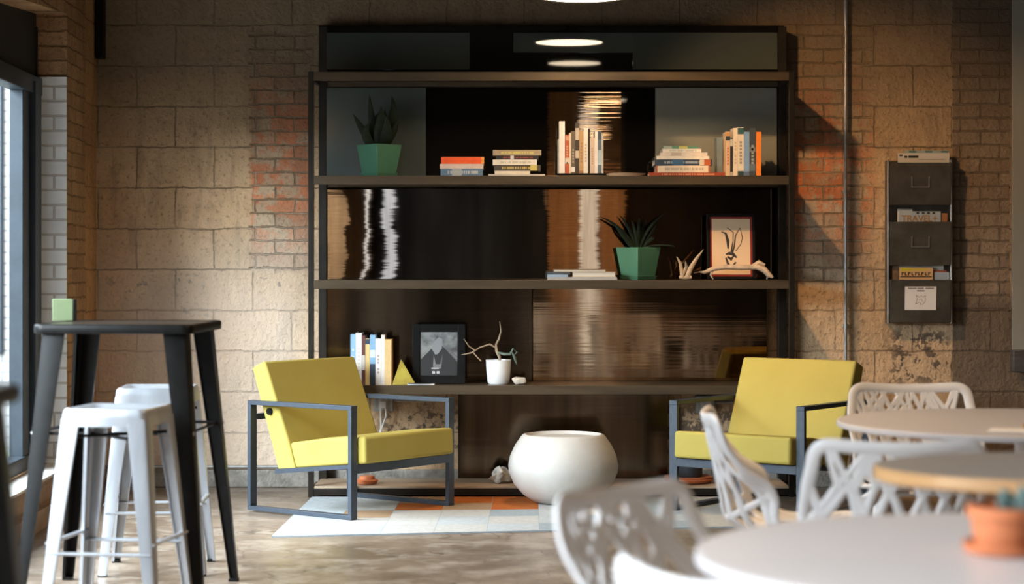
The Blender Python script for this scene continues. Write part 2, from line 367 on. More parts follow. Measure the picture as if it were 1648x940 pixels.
# window in the near opening: jamb, stile, mullions, head, sill rail, dark transom panel, glass
def window(name, y0, y1, mulls, xs=-.16):
    r = MB()
    r.box(xs-.05, xs+.03, y0-.11, y0-.0, .226, 2.20)
    r.box(xs-.05, xs+.045, y0-.24, y0-.15, .226, 2.20)
    r.box(xs-.05, xs+.02, y0-.43, y0-.28, .26, 2.20)
    for q in mulls: r.box(xs-.05, xs+.03, q-.05, q+.05, .226, 2.20)
    r.box(xs-.055, xs+.035, y1, y0, .226, .30); r.box(xs-.055, xs+.035, y1, y0, 2.14, 2.23)
    o = r.build(name, M_wframe, bevel=.004, loc=CORNER, rot=(0, 0, PHI)); struct(o)
    r = MB(); r.box(xs-.06, xs+.01, y0-.30, y0-.01, .226, 2.20); r.box(xs-.02, xs+.01, y0-.03, y0, .2, 2.5)
    r.box(-.22, xs, y1, y0, 2.23, 2.62); r.build('dark_infill', M_dark, o)
    r = MB(); r.box(xs-.049, xs-.043, y1, y0-.43, .30, 2.14); r.build('glass_pane', M_glass, o)
    return o
window('window_1', -.91, -5.4, [-3.1])
window('window_2', -7.4, -11.4, [-9.4])
# outside: white brick wing of the building, paving and a strip of grass
b = MB(); b.box(-9, -2.75, 14.6, 14.9, -.2, 6); b.box(-3.33, -3.15, 14.5, 14.6, -.2, 6)
ow = struct(b.build('wall_outside', M_white_brick))
b = MB(); b.box(-5.2, -3.62, 14.56, 14.6, .62, 2.55); w = b.build('window_3', M_wframe, bevel=.01); struct(w)
b = MB(); b.box(-5.1, -3.70, 14.54, 14.56, .72, 2.45); b.build('pane', M_pane3, w)
b = MB(); b.box(-30, -2.7, -30, 14.6, -.30, -.2)
g = b.build('pavement', noisy('outdoor_paving', (.30, .30, .29), (.24, .24, .23), 2, .8)); struct(g)
b = MB(); rnd = random.Random(3)
for i in range(1500):
    x = rnd.uniform(-4.4, -2.9); y = rnd.uniform(12.2, 14.4); h = rnd.uniform(.12, .30); a = rnd.uniform(0, 6.3); w_ = .006
    dx, dy = math.cos(a)*w_, math.sin(a)*w_
    b.add([(x-dx, y-dy, -.2), (x+dx, y+dy, -.2), (x+rnd.uniform(-.06, .06), y+rnd.uniform(-.06, .06), -.2+h)], [(0, 1, 2)])
tag(b.build('grass', mat('grass_green', (.14, .25, .07), .7)), 'green grass outside beyond the big window', 'grass', kind='stuff')

# ------------------------------------------------------------------ pipes and outlets on the back wall
b = MB(); b.tube([(1.885, 11.585, .02), (1.885, 11.585, 3.69)], .0095, 12)
t_ = thing('conduit_pipe', 'thin vertical grey steel conduit running up the wall between the bookcase and the wall pockets', 'pipe', (0, 0, 0))
b.build('pipe', M_pipe, t_, smooth=True)
for z in (.9, 1.66, 2.9):
    b = MB(); b.box(1.868, 1.902, 11.588, 11.62, z, z+.02); b.build('pipe_clamp', M_pipe, t_, bevel=.003)
b = MB(); b.tube([(-2.30, 11.575, .118), (-1.17, 11.575, .118), (-.76, 11.575, .118)], .009, 10)
tag(b.build('conduit_pipe', M_pipe, smooth=True), 'thin horizontal grey conduit lying along the skirting by the left corner', 'pipe')
b = MB(); b.box(-2.345, -2.30, 11.54, 11.615, 2.42, 3.69)
tag(b.build('square_duct', M_black, bevel=.004), 'black square duct coming down in the upper left corner of the room', 'duct')
def outlet(x, z, label, cords):
    t = thing('outlet_box', label, 'outlet', (x, 11.62, z))
    b = MB(); b.box(-.055, .055, -.05, 0, -.05, .05); b.build('box', M_pipe, t, bevel=.006)
    b = MB(); b.box(-.028, .028, -.058, -.049, -.04, .035)
    b.build('face_plate', mat('outlet_face', (.55, .50, .44), .5), t, bevel=.003)
    b = MB(); b.tube([(.05, -.02, .01), (.36, -.02, .01)], .008, 8); b.build('conduit', M_pipe, t, smooth=True)
    if cords:
        b = MB(); b.box(-.018, .018, -.085, -.058, -.03, .01); b.build('plug', M_paper, t, bevel=.004)
        for dx in (-.012, .014):
            b = MB(); b.tube([(dx, -.075, -.02), (dx*1.2, -.078, -.07), (dx*.2-.01, -.06, -.14), (-.03, -.05, -.22), (-.03, -.045, -.36)], .005, 8)
            b.build('cord', M_paper, t, smooth=True)
outlet((618-CX)/284, 1.28-(647-420)/284, 'grey metal outlet box with two white cords behind the left armchair', True)
outlet((1134-CX)/284, 1.28-(650-420)/284, 'grey metal outlet box without cords low behind the right armchair', False)
# tall grey blind at the right end of the back wall
t_ = thing('roller_blind', 'tall pale grey blind with a dark bottom rail at the right edge of the photo', 'blind', (3.05, 11.5, 0))
b = MB(); b.box(-.235, .9, .03, .05, .78, 3.6); b.build('cloth', M_greyboard, t_)
b = MB(); b.box(-.24, .9, .0, .07, .655, .78); b.build('bottom_rail', noisy('dark_rail', (.05, .045, .04), (.09, .08, .07), 6, .6, stretch=(1, 1, 20)), t_, bevel=.008)
b = MB(); b.box(-.24, .9, .0, .09, 3.6, 3.7); b.build('head_box', M_black, t_, bevel=.008)

# ------------------------------------------------------------------ bookcase
YF, YR = 11.11, 11.53
SX = 1/297.0
XL, XR = (496-CX)*SX, (1280-CX)*SX
bc = thing('bookcase', 'wide open black and bronze steel bookcase with metal back sheets against the wall', 'bookcase', ((XL+XR)/2, (YF+YR)/2, 0))
OFF = -Vector(bc.location)
def bp(name, m, x0, x1, y0, y1, z0, z1, bev=.002):
    b = MB(); b.box(x0+OFF.x, x1+OFF.x, y0+OFF.y, y1+OFF.y, z0, z1); return b.build(name, m, bc, bevel=bev)
for x in (XL, XR-.034):
    bp('front_post', M_blackframe, x, x+.030, YF, YF+.03, .0, 2.307)
for x in (-1.085, 1.495):
    bp('rear_post', M_blackframe, x, x+.045, YR-.03, YR+.04, 0, 2.595)
for x in (XL, XR-.034):
    for z in (.02, .585, 1.148, 1.72, 2.265):
        bp('side_rail', M_blackframe, x+.004, x+.024, YF+.03, YR-.03, z, z+.022)
SHZ = [2.257, 1.694, 1.128, .557]
for z in SHZ:
    b = MB(); x0, x1 = XL+.03+OFF.x, XR-.034+OFF.x
    b.box(x0, x1, YF+OFF.y, YF+.006+OFF.y, z, z+.048); b.box(x0, x1, YF+.006+OFF.y, YR+OFF.y, z+.030, z+.0475)
    b.box(x0, x1, YR-.006+OFF.y, YR+OFF.y, z, z+.030)
    b.build('shelf', M_shelf, bc, bevel=.0015)
b = MB(); b.box(x0, x1, YF+OFF.y, YF+.02+OFF.y, .010, .046); b.box(x0, x1, YR-.02+OFF.y, YR+OFF.y, .010, .046)
b.build('base_rail', M_blackframe, bc, bevel=.002)
b = MB(); b.box(x0, x1, YF+.004+OFF.y, YR+OFF.y, .046, .058); b.build('base_shelf', M_wood, bc, bevel=.002)
for px in (565, 675, 770, 1010, 1230):
    bp('foot', M_black, (px-CX)*SX, (px+60-CX)*SX, YF+.03, YF+.10, 0, .010, 0)
bp('top_rail', M_blackframe, -1.085, 1.54, YR-.02, YR+.03, 2.565, 2.595)
SB = 1/287.5      # metres per pixel on the back-sheet plane
def sheet(name, m, px0, px1, z0, z1, dy=0., rz=0.):
    x0, x1 = (px0-CX)*SB, (px1-CX)*SB; cx = (x0+x1)/2
    b = MB(); b.box(x0-cx, x1-cx, -.003, .003, z0, z1)
    return b.build(name, m, bc, loc=(cx+OFF.x, YR-.018-dy+OFF.y, 0), rot=(0, 0, rz))
zz = lambda py: 1.28-(py-HOR)*SB
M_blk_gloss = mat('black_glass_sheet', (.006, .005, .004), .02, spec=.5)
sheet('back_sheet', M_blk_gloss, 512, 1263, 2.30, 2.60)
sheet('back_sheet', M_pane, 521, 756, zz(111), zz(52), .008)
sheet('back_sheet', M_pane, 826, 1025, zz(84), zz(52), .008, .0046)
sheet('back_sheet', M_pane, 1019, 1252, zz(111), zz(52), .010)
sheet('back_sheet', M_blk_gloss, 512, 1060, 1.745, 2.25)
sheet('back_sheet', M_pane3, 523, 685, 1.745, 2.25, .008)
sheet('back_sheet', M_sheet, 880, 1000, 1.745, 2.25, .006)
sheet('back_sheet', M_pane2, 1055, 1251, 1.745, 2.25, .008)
sheet('back_sheet', M_sheet_l, 512, 880, 1.178, 1.69)
sheet('back_sheet', M_sheet, 880, 1252, 1.178, 1.69, .005)
sheet('back_sheet', M_sheet_b, 516, 856, .607, 1.125)
sheet('back_sheet', M_sheet_c, 858, 1235, .607, 1.125, .005)
sheet('back_sheet', M_sheet_b, 737, 1075, .06, .555)

# ------------------------------------------------------------------ rug
rug_p = [(-1.112, 9.48), (1.12, 9.84), (1.12, 11.06), (-1.08, 11.06)]
b = MB(); NX, NY = 9, 5
cols = [(.46, .49, .50), (.50, .49, .46), (.38, .25, .15), (.48, .14, .035), (.33, .38, .41), (.50, .47, .42)]
grid = [[0, 0, 1, 1, 0, 4, 0, 4, 5], [0, 1, 1, 0, 1, 0, 4, 0, 5], [0, 2, 1, 1, 4, 0, 5, 4, 5], [0, 1, 3, 2, 3, 1, 2, 4, 1], [0, 1, 2, 3, 3, 1, 1, 4, 1]]
def rp(s, t):
    p0 = Vector(rug_p[0]).lerp(Vector(rug_p[1]), s); p1 = Vector(rug_p[3]).lerp(Vector(rug_p[2]), s); return p0.lerp(p1, t)
for j in range(NY):
    for i in range(NX):
        a = [rp(i/NX, j/NY), rp((i+1)/NX, j/NY), rp((i+1)/NX, (j+1)/NY), rp(i/NX, (j+1)/NY)]
        e = .0015; c = sum(a, Vector((0, 0)))/4; a2 = [c+(p-c)*(1-.012) for p in a]
        b.add([(p.x, p.y, .008) for p in a2], [(0, 1, 2, 3)], grid[j][i])
b.prism([tuple(p) for p in rug_p], 'z', .0005, .0075, 4)
rmats = [noisy('rug_%d' % i, c, tuple(x*.86 for x in c), 40, .95, bump=.8, bscale=300, dist=.003, spec=.1) for i, c in enumerate(cols)]
tag(b.build('rug', rmats), 'patchwork rug of pale blue, cream, tan and orange squares under the armchairs', 'rug')

# ------------------------------------------------------------------ armchairs
def armchair(label, loc, rz, w=.78, d=.72):
    t = thing('armchair', label, 'armchair', loc, rz, 'yellow armchairs either side of the stone drum')
    H, bw, th = .56, .046, .022; y0, y1 = -d/2, d/2
    for s in (-1, 1):
        xa, xb = sorted((s*w/2, s*(w/2-bw)))
        o = MB()
        o.box(xa, xb, y0, y1, 0, th); o.box(xa, xb, y0, y1, H-th, H)
        o.box(xa, xb, y0, y0+th, th, H-th); o.box(xa, xb, y1-th, y1, th, H-th)
        o.build('side_frame', M_bframe, t, bevel=.0015)
    xi = w/2-bw
    o = MB(); o.box(-xi, xi, y0+.0, y0+.022, .225, .268); o.build('front_crossbar', M_bframe, t, bevel=.0015)
    o = MB(); o.box(-xi, xi, y1-.022, y1, .46, .49); o.build('rear_crossbar', M_bframe, t, bevel=.0015)
    for s in (-1, 1):
        o = MB(); o.prism([(y0+.022, .25), (y0+.022, .268), (y0+.56, .215), (y0+.56, .19)], 'x', s*xi-.02 if s > 0 else s*xi, s*xi if s > 0 else s*xi+.02)
        o.build('seat_rail', M_bframe, t)
        o = MB(); o.tube([(s*(xi-.01), y0+.60, .505), (s*(xi+.005), y0+.60, .505)], .018, 12); o.build('back_bracket', M_black, t, smooth=True)
    xc = xi-.008
    poly = [(y0-.045, .275), (y0-.04, .41), (y0+.20, .392), (y0+.468, .352), (y0+.425, .225), (y0+.2, .25)]
    o = MB(); o.prism(poly, 'x', -xc, xc); o.build('seat_cushion', M_yellow, t, bevel=.016, seg=4)
    poly = [(y0+.425, .215), (y0+.545, .20), (y0+.735, .725), (y0+.645, .762), (y0+.474, .352)]
    o = MB(); o.prism(poly, 'x', -xc, xc); o.build('back_cushion', M_yellow, t, bevel=.014, seg=4)
    return t
def place_chair(px, D, rz, w=.78, d=.72):      # front-left foot -> centre of base
    A = Vector(((px-CX)/FPX*D, D)); u = Vector((math.cos(rz), math.sin(rz))); v = Vector((-math.sin(rz), math.cos(rz)))
    c = A + u*w/2 + v*d/2; return (c.x, c.y, .0085)
rzL, rzR = math.radians(52.5), math.radians(-37)
armchair('yellow upholstered armchair in slate steel frame, the left one turned to face right', place_chair(565, 10.04, rzL, .80, .71), rzL, .80, .71)
armchair('yellow upholstered armchair in slate steel frame, the right one behind the white openwork chairs', place_chair(1077, 10.47, rzR, .78, .68), rzR, .78, .68)

# ------------------------------------------------------------------ stone drum
pr = [(.12, .004), (.16, .012), (.215, .05), (.262, .105), (.287, .165), (.290, .20), (.280, .25), (.255, .305), (.222, .352), (.212, .362), (.200, .364), (.196, .358), (.185, .348), (.0, .345)]
b = MB(); b.lathe(pr, 64); o = b.build('stone_drum', M_stone, smooth=True, loc=(.27, 10.8, .005)); tag(o, 'round pale cast stone drum stool standing on the rug between the armchairs', 'stool')

# ------------------------------------------------------------------ metal bar stools and tables
def angle_leg(mb, cx, cy, z0, z1, sx, sy, top, bot, flare, th=.003):
    """pressed sheet leg: rounded L section, outer corner at (cx,cy) at the top, flaring out to the foot"""
    secs = []
    for k in range(7):
        f = k/6; z = z1+(z0-z1)*f; a = top+(bot-top)*f; o = flare*f; r = .012
        ox, oy = cx+sx*o, cy+sy*o
        P = [(0, a), (0, r), (r*.3, r*.3), (r, 0), (a, 0), (a, .012), (a-th, .012), (a-th, th), (r, th), (r*.6, r*.6), (th, r), (th, a-th), (.012, a-th), (.012, a)]
        secs.append([Vector((ox-sx*p, oy-sy*q, z)) for p, q in P])
    mb.loft(secs)
def rrect(w, z, r, n=6):
    out = []
    for qx, qy, a0 in ((1, 1, 0), (-1, 1, 90), (-1, -1, 180), (1, -1, 270)):
        for k in range(n):
            a = math.radians(a0+90*k/(n-1)); out.append(Vector((qx*(w-r)+r*math.cos(a), qy*(w-r)+r*math.sin(a), z)))
    return out
def bar_stool(label, loc, rz):
    t = thing('bar_stool', label, 'stool', loc, rz, 'silver metal bar stools by the black bar table')
    h, w = .76, .155
    def rr(w, z, r=.028, n=5):
        out = []
        for qx, qy, a0 in ((1, 1, 0), (-1, 1, 90), (-1, -1, 180), (1, -1, 270)):
            for k in range(n):
                a = math.radians(a0+90*k/(n-1)); out.append(Vector((qx*(w-r)+r*math.cos(a), qy*(w-r)+r*math.sin(a), z)))
        return out
    b = MB(); b.loft([rr(w+.004, h-.062), rr(w+.002, h-.03), rr(w, h-.010), rr(w-.008, h), rr(w-.022, h-.002), rr(w-.032, h-.010), rr(w-.05, h-.013, .03)], caps=False)
    n = 20; b.add(rr(w-.05, h-.013, .03), [list(range(n))])
    b.build('seat', M_galv, t, smooth=True)
    b = MB(); b.tube([(-.045, 0, h-.0125), (.045, 0, h-.0125)], .008, 10, flat=.3); b.build('hand_slot', M_dark, t)
    for sx in (-1, 1):
        for sy in (-1, 1):
            b = MB(); angle_leg(b, sx*(w+.002), sy*(w+.002), .006, h-.035, sx, sy, .070, .036, .062)
            lg = b.build('leg', M_galv, t, smooth=True)
            b = MB(); e = w+.062; b.box(min(sx*e, sx*(e-.034)), max(sx*e, sx*(e-.034)), min(sy*e, sy*(e-.034)), max(sy*e, sy*(e-.034)), 0, .010)
            b.build('rubber_foot', M_black, lg, bevel=.002)
    zf = .255; e = w+.002+.062*((h-.035-zf)/(h-.041))-.008
    for s in (-1, 1):
        b = MB(); b.tube([(-e, s*e, zf), (e, s*e, zf)], .011, 10, flat=.6); b.build('footrest', M_galv, t, smooth=True)
        b = MB(); b.tube([(s*e, -e, zf+.035), (s*e, e, zf+.035)], .011, 10, flat=.6); b.build('footrest', M_galv, t, smooth=True)
    b = MB(); e = w-.0; b.tube([(-e, -e, h-.10), (e, e, h-.10)], .006, 8); b.tube([(-e, e, h-.112), (e, -e, h-.112)], .006, 8)
    b.build('cross_brace', M_black, t, smooth=True)
    return t
bar_stool('silver metal bar stool nearest the camera, in front of the black bar table', (-1.41, 7.34, 0), math.radians(-9))
bar_stool('silver metal bar stool behind, mostly hidden by the black bar table legs', (-1.47, 8.52, 0), math.radians(3))
def bar_table(label, loc, rz, top=1.045, w=.30):
    t = thing('bar_table', label, 'table', loc, rz)
    b = MB(); b.loft([rrect(w-.012, top-.036, .03), rrect(w-.002, top-.034, .038), rrect(w, top-.028, .04), rrect(w, top-.007, .04), rrect(w-.004, top-.001, .037), rrect(w-.012, top, .030), rrect(w-.020, top-.003, .024)])
    b.build('rim', M_black, t, smooth=True)
    b = MB(); b.loft([rrect(w-.021, top-.004, .022), rrect(w-.021, top-.0025, .022)])
    b.build('tabletop', noisy('dark_oiled_top', (.045, .032, .022), (.03, .022, .016), 5, .28, stretch=(.6, 5, 1)), t)
    for sx in (-1, 1):
        for sy in (-1, 1):
            b = MB(); angle_leg(b, sx*(w-.03), sy*(w-.03), .006, top-.03, sx, sy, .085, .038, .085)
            lg = b.build('leg', M_black, t, smooth=True)
            b = MB(); e = w+.055; b.box(min(sx*e, sx*(e-.038)), max(sx*e, sx*(e-.038)), min(sy*e, sy*(e-.038)), max(sy*e, sy*(e-.038)), 0, .012)
            b.build('rubber_foot', M_black, lg, bevel=.002)
            zb = .64; ee = w-.03+.085*((top-.03-zb)/(top-.036))
            b = MB(); b.tube([(sx*ee-.002*sx, sy*(ee-.02), zb), (sx*(ee+.004), sy*(ee-.02), zb)], .007, 8); b.build('bolt', M_galv, lg, smooth=True)
    b = MB(); ee -= .02
    for s in (-1, 1):
        b.tube([(-ee, s*ee, zb), (ee, s*ee, zb)], .006, 8); b.tube([(s*ee, -ee, zb+.0), (s*ee, ee, zb+.0)], .006, 8)
    b.build('brace_rods', M_black, t, smooth=True)
    return t
bar_table('square black metal bar table with splayed legs by the window, behind the silver stool', (-1.465, 7.88, 0), math.radians(-3))
bar_table('square black metal bar table cut off by the left edge, nearest the camera', (-1.235, 3.66, 0), math.radians(1.5))
t_ = thing('card_box', 'small sage green box with a dark side standing on the black bar table', 'box', (-1.76, 8.06, 1.0455), math.radians(12))
b = MB(); b.box(-.045, .033, -.03, .03, 0, .085); b.build('box', M_sage, t_, bevel=.002)
b = MB(); b.box(.034, .048, -.032, .03, 0, .083); b.build('side', M_black, t_, bevel=.002)

# ------------------------------------------------------------------ white openwork chairs
def forest_chair_meshes():
    PR = [(-.235, .455), (-.12, .437), (.02, .432), (.13, .438), (.185, .475), (.205, .55), (.225, .65), (.243, .725), (.258, .790)]
    # params v 0..8; y forward is negative
    def prof(v):
        v = max(0, min(8, v)); i = min(int(v), 7); f = v-i
        p0, p1, p2, p3 = PR[max(i-1, 0)], PR[i], PR[i+1], PR[min(i+2, 8)]
        return tuple(.5*((2*p1[k])+(-p0[k]+p2[k])*f+(2*p0[k]-5*p1[k]+4*p2[k]-p3[k])*f*f+(-p0[k]+3*p1[k]-3*p2[k]+p3[k])*f**3) for k in (0, 1))
    def hw(v): return .225+.012*math.sin(v/8*PI) if v < 6 else .234-(v-6)*.010
    def Sf(u, v):
        y, z = prof(v); e = u*u; j = math.exp(-((v-4.0)/1.5)**2)
        return Vector((u*hw(v), y-e*(.13*j+.035*(v > 4)*min(1, (v-4)/2)), z+e*(.085*j+.012)))
    def Nf(u, v):
        a = (Sf(u+.02, v)-Sf(u-.02, v)); c = Sf(u, min(8, v+.05))-Sf(u, max(0, v-.05)); return a.cross(c).normalized()
    def rib(mb, a, c, w0, w1, n=9):
        P, N, Wd = [], [], []
        for k in range(n):
            f = k/(n-1); u = a[0]+(c[0]-a[0])*f; v = a[1]+(c[1]-a[1])*f
            P.append(Sf(u, v)); N.append(Nf(u, v)); Wd.append(w0+(w1-w0)*f)
        mb.strip(P, N, Wd, .011)
    def corner(u, v, u0=1.0): return u, v
    back = MB(); seat = MB(); rnd = random.Random(11)
    # rims
    def rim(mb, path, w=.034):
        P = [Sf(u, v) for u, v in path]; N = [Nf(u, v) for u, v in path]; mb.strip(P, N, w, .016)
    up = [(-1, 4.0+3.3*k/14) for k in range(15)]+[(-1+.22*(1-math.cos(a)), 7.3+.62*math.sin(a)) for a in [PI/2*k/6 for k in range(1, 7)]]
    top = [(-.78+1.56*k/12, 7.92) for k in range(1, 12)]
    rim(back, up+top+[(-u, v) for u, v in up[::-1]], .036)
    dn = [(-1, 4.0-3.2*k/14) for k in range(15)]+[(-1+.25*(1-math.cos(a)), .8-.7*math.sin(a)) for a in [PI/2*k/6 for k in range(1, 7)]]
    bt = [(-.75+1.5*k/12, .10) for k in range(1, 12)]
    rim(seat, dn+bt+[(-u, v) for u, v in dn[::-1]], .034)
    def tree(mb, u, v, d, du, vend, w, dep):
        # d=+1 upwards, -1 forwards
        L = rnd.uniform(.85, 1.25) if dep else 1.15
        v2 = v+d*L; u2 = u+du
        if abs(u2) > .99:
            f = (math.copysign(.99, u2)-u)/(u2-u) if u2 != u else 1; u2 = math.copysign(.99, u2); v2 = v+d*L*f; rib(mb, (u, v), (u2, v2), w, w*.85); return
        if (v2-vend)*d >= 0:
            f = (vend-v)/(v2-v); rib(mb, (u, v), (u+du*f, vend), w, w*.85); return
        rib(mb, (u, v), (u2, v2), w, w*.85)
        s = rnd.uniform(.14, .26)
        if dep >= 2: tree(mb, u2, v2, d, du*.5+rnd.choice((-1, 1))*s*.45, vend, w*.85, dep+1); return
        tree(mb, u2, v2, d, du*.25-s*.95, vend, w*.74, dep+1)
        tree(mb, u2, v2, d, du*.25+s*.95, vend, w*.74, dep+1)
    for u in (-.90, -.60, -.32, -.05, .22, .48, .74, .93):
        tree(back, u, 4.0, 1, rnd.uniform(-.08, .08), 7.9, .036, 0)
        tree(seat, u, 4.0, -1, rnd.uniform(-.08, .08), .12, .036, 0)
    rib(back, (-1, 4.0), (1, 4.0), .02, .02, 25)
    legs = []
    for sx in (-1, 1):
        m = MB(); m.tube([(sx*.13, -.12, .425), (sx*.20, -.17, .38), (sx*.235, -.215, 0)], .011, 10); legs.append(m)
        m = MB(); m.tube([(sx*.13, .10, .43), (sx*.19, .15, .38), (sx*.225, .235, 0)], .011, 10); legs.append(m)
    fr = MB()
    for sx in (-1, 1): fr.tube([(sx*.13, -.13, .424), (sx*.13, .11, .424)], .009, 8)
    fr.tube([(-.13, -.10, .420), (.13, -.10, .420)], .009, 8); fr.tube([(-.13, .08, .420), (.13, .08, .420)], .009, 8)
    return back, seat, legs, fr
fb, fs, fl, ff = forest_chair_meshes()
def forest(label, loc, rz):
    t = thing('openwork_chair', label, 'chair', loc, rz, 'white openwork chairs around the round tables')
    return t
proto = forest('white openwork metal chair seen from the side, left of the far round table', (.86, 6.45, 0), math.radians(86))
fb.build('backrest', M_white, proto, smooth=True); fs.build('seat', M_white, proto, smooth=True); ff.build('seat_frame', M_white, proto, smooth=True)
for l in fl: l.build('leg', M_white, proto, smooth=True)
for (lab, x, y, rz) in [
    ('white openwork metal chair behind the far round table, below the wall pockets', 1.53, 7.66, 0),
    ('white openwork chair with its back to us, in front of the far round table', 1.03, 5.63, 177),
    ('white openwork chair in the foreground, left of the front round table', .40, 4.13, 50),
    ('nearest white openwork chair, only its blurred top rail showing at the bottom edge', .47, 3.20, 118)]:
    c = dup(proto); c.location = (x, y, 0); c.rotation_euler = (0, 0, math.radians(rz)); c['label'] = lab

# ------------------------------------------------------------------ round tables
def round_table(label, loc, r, ry, top, mt, me, edge=.022):
    t = thing('round_table', label, 'table', loc)
    N = 72
    b = MB(); e = [(r*math.cos(2*PI*i/N), ry*math.sin(2*PI*i/N)) for i in range(N)]
    def ring(k, z): return [Vector((x*k, y*k, z)) for x, y in e]
    b.loft([ring(.985, top-edge), ring(1, top-edge+.004), ring(1, top-.004), ring(.993, top-.0005)], caps=True)
    b.build('table_edge', me, t, smooth=True)
    b = MB(); b.loft([ring(.992, top-.004), ring(.992, top)]); b.build('tabletop', mt, t, smooth=True)
    b = MB(); b.lathe([(.035, .02), (.03, .06), (.028, top-.08), (.05, top-.03), (.12, top-edge)], 24); b.build('pedestal', M_white, t, smooth=True)
    b = MB(); b.lathe([(.26*r/.6, 0), (.26*r/.6, .008), (.06, .022), (.035, .03)], 40); b.build('base_plate', M_white, t, smooth=True)
    return t
round_table('far round off-white table with a paper lying on it', (1.72, 6.90, 0), .62, .62, .74, M_table, M_table)
round_table('large round off-white table in the foreground carrying the terracotta pot', (.95, 3.78, 0), .61, .61, .74, M_table, M_table)
round_table('grey oval table with a tan wooden edge between the two white round tables', (1.34, 4.80, 0), .49, .36, .80, M_greytop, M_ply, .034)
# papers on the far table
b = MB(); b.box(-.085, .085, -.06, .06, 0, .004); tag(b.build('folded_paper', M_paper, bevel=.001, loc=(1.60, 6.50, .7405), rot=(0, 0, -.35)), 'white folded paper lying on the far round table', 'paper')
b = MB(); b.tube([(-.09, 0, .008), (.09, .03, .008)], [.007, .007], 8); tag(b.build('pencil', M_ply, smooth=True, loc=(1.74, 6.62, .7405)), 'tan wooden pencil beside the folded paper on the far round table', 'pencil')
# pot on the front table
t_ = thing('potted_succulent', 'small terracotta pot of succulents on the foreground round table', 'plant', (.92, 3.79, .7405))
b = MB(); b.lathe([(.062, .014), (.066, .03), (.071, .066), (.078, .068), (.079, .088), (.073, .088), (.070, .074), (.0, .072)], 40); b.build('pot', M_terra, t_, smooth=True)
b = MB(); b.lathe([(.070, 0), (.082, .004), (.086, .020), (.081, .021), (.076, .010), (.0, .009)], 40); b.build('saucer', M_terra, t_, smooth=True)
b = MB(); b.lathe([(.0705, .073), (.03, .078), (0, .079)], 24, cap0=False, cap1=False); b.build('soil', mat('soil', (.03, .02, .014), .95), t_)
b = MB(); rnd = random.Random(5)
for i in range(26):
    a = rnd.uniform(0, 6.28); r0 = rnd.uniform(0, .035); L = rnd.uniform(.03, .055); tl = rnd.uniform(.2, 1.0)
    p = Vector((.022+r0*math.cos(a), r0*math.sin(a), .076)); dd = Vector((math.cos(a)*tl, math.sin(a)*tl, 1)).normalized()
    b.tube([p, p+dd*L*.5, p+dd*L*.85, p+dd*L], [.006, .009, .006, .001], 8)
b.build('leaves', noisy('blue_green_leaf', (.10, .16, .15), (.06, .10, .09), 12, .5), t_, smooth=True)

# ------------------------------------------------------------------ things on the bookcase
SF = 1/296.0; YI = 11.15                      # scale at the front of the shelves
def zx(px): return (px-CX)*SF
Z1, Z2, Z3, Z0 = 1.7422, 1.1762, .6052, .0582
_mc = {}
def cmat(c, rough=.5):
    k = (c, rough)
    if k not in _mc: _mc[k] = noisy('cover_%d' % len(_mc), c, tuple(x*.85 for x in c), 30, rough, bump=.03)
    return _mc[k]
M_pages = noisy('book_pages', (.66, .60, .50), (.55, .50, .41), 60, .85, stretch=(1, 1, 30))
def book_v(px0, px1, ptop, z, col, label, group, depth=.17, lean=0, y=YI, band=None, title=None):
    x0, x1 = zx(px0), zx(px1); w = x1-x0; h = (CAMH-(ptop-HOR)*SF)-z; t = .0022
    b = MB(); b.box(-w/2, w/2, 0, t, 0, h); b.box(-w/2, -w/2+t, t, depth, 0, h); b.box(w/2-t, w/2, t, depth, 0, h)
    cm = cmat(col)
    o = b.build('book', cm, loc=((x0+x1)/2, y, z), rot=(0, lean, 0)); tag(o, label, 'book', group)
    p = MB(); p.box(-w/2+t, w/2-t, t, depth-.004, .003, h-.004); p.build('page_block', M_pages, o)
    if band:
        for (f0, f1, c) in band:
            q = MB(); q.box(-w/2*.97, w/2*.97, -.0006, .0002, h*f0, h*f1); q.build('spine_band', cmat(c), o)
    if title:
        q = MB(); n = 7; r = random.Random(int(px0*10))
        for k in range(n):
            if r.random() < .8: q.box(-w*.18, w*.2, -.0006, .0002, h*(.25+.07*k), h*(.25+.07*k+.045))
        q.build('spine_lettering', cmat(title), o)
    return o
def book_h(px0, px1, z0, z1, col, label, group, depth=.2, y=YI, rz=0, pages_front=False, title=None, band=None):
    x0, x1 = zx(px0), zx(px1); w = x1-x0; h = z1-z0; t = .0022
    b = MB(); b.box(-w/2, w/2, 0, depth, 0, t); b.box(-w/2, w/2, 0, depth, h-t, h)
    if not pages_front: b.box(-w/2, w/2, 0, t, t, h-t)
    o = b.build('book', cmat(col), loc=((x0+x1)/2, y, z0), rot=(0, 0, rz)); tag(o, label, 'book', group)
    p = MB(); p.box(-w/2+.003, w/2-.003, t if not pages_front else .003, depth-.003, t, h-t); p.build('page_block', M_pages, o)
    if title:
        q = MB(); r = random.Random(int(px0*7+px1)); x = -w*.33
        while x < w*.36:
            l = r.uniform(.003, .008); q.box(x, x+l, -.0006, .0002, h*.3, h*.7); x += l+r.choice([.0015, .0015, .006])
        q.build('spine_lettering', cmat(title), o)
    if band:
        for (f0, f1, c) in band:
            q = MB(); q.box(-w/2+w*f0, -w/2+w*f1, -.0007, .0002, h*.02, h*.98); q.build('spine_band', cmat(c), o)
    return o
CRE, WHI, BLK = (.60, .50, .40), (.72, .67, .62), (.02, .018, .016)
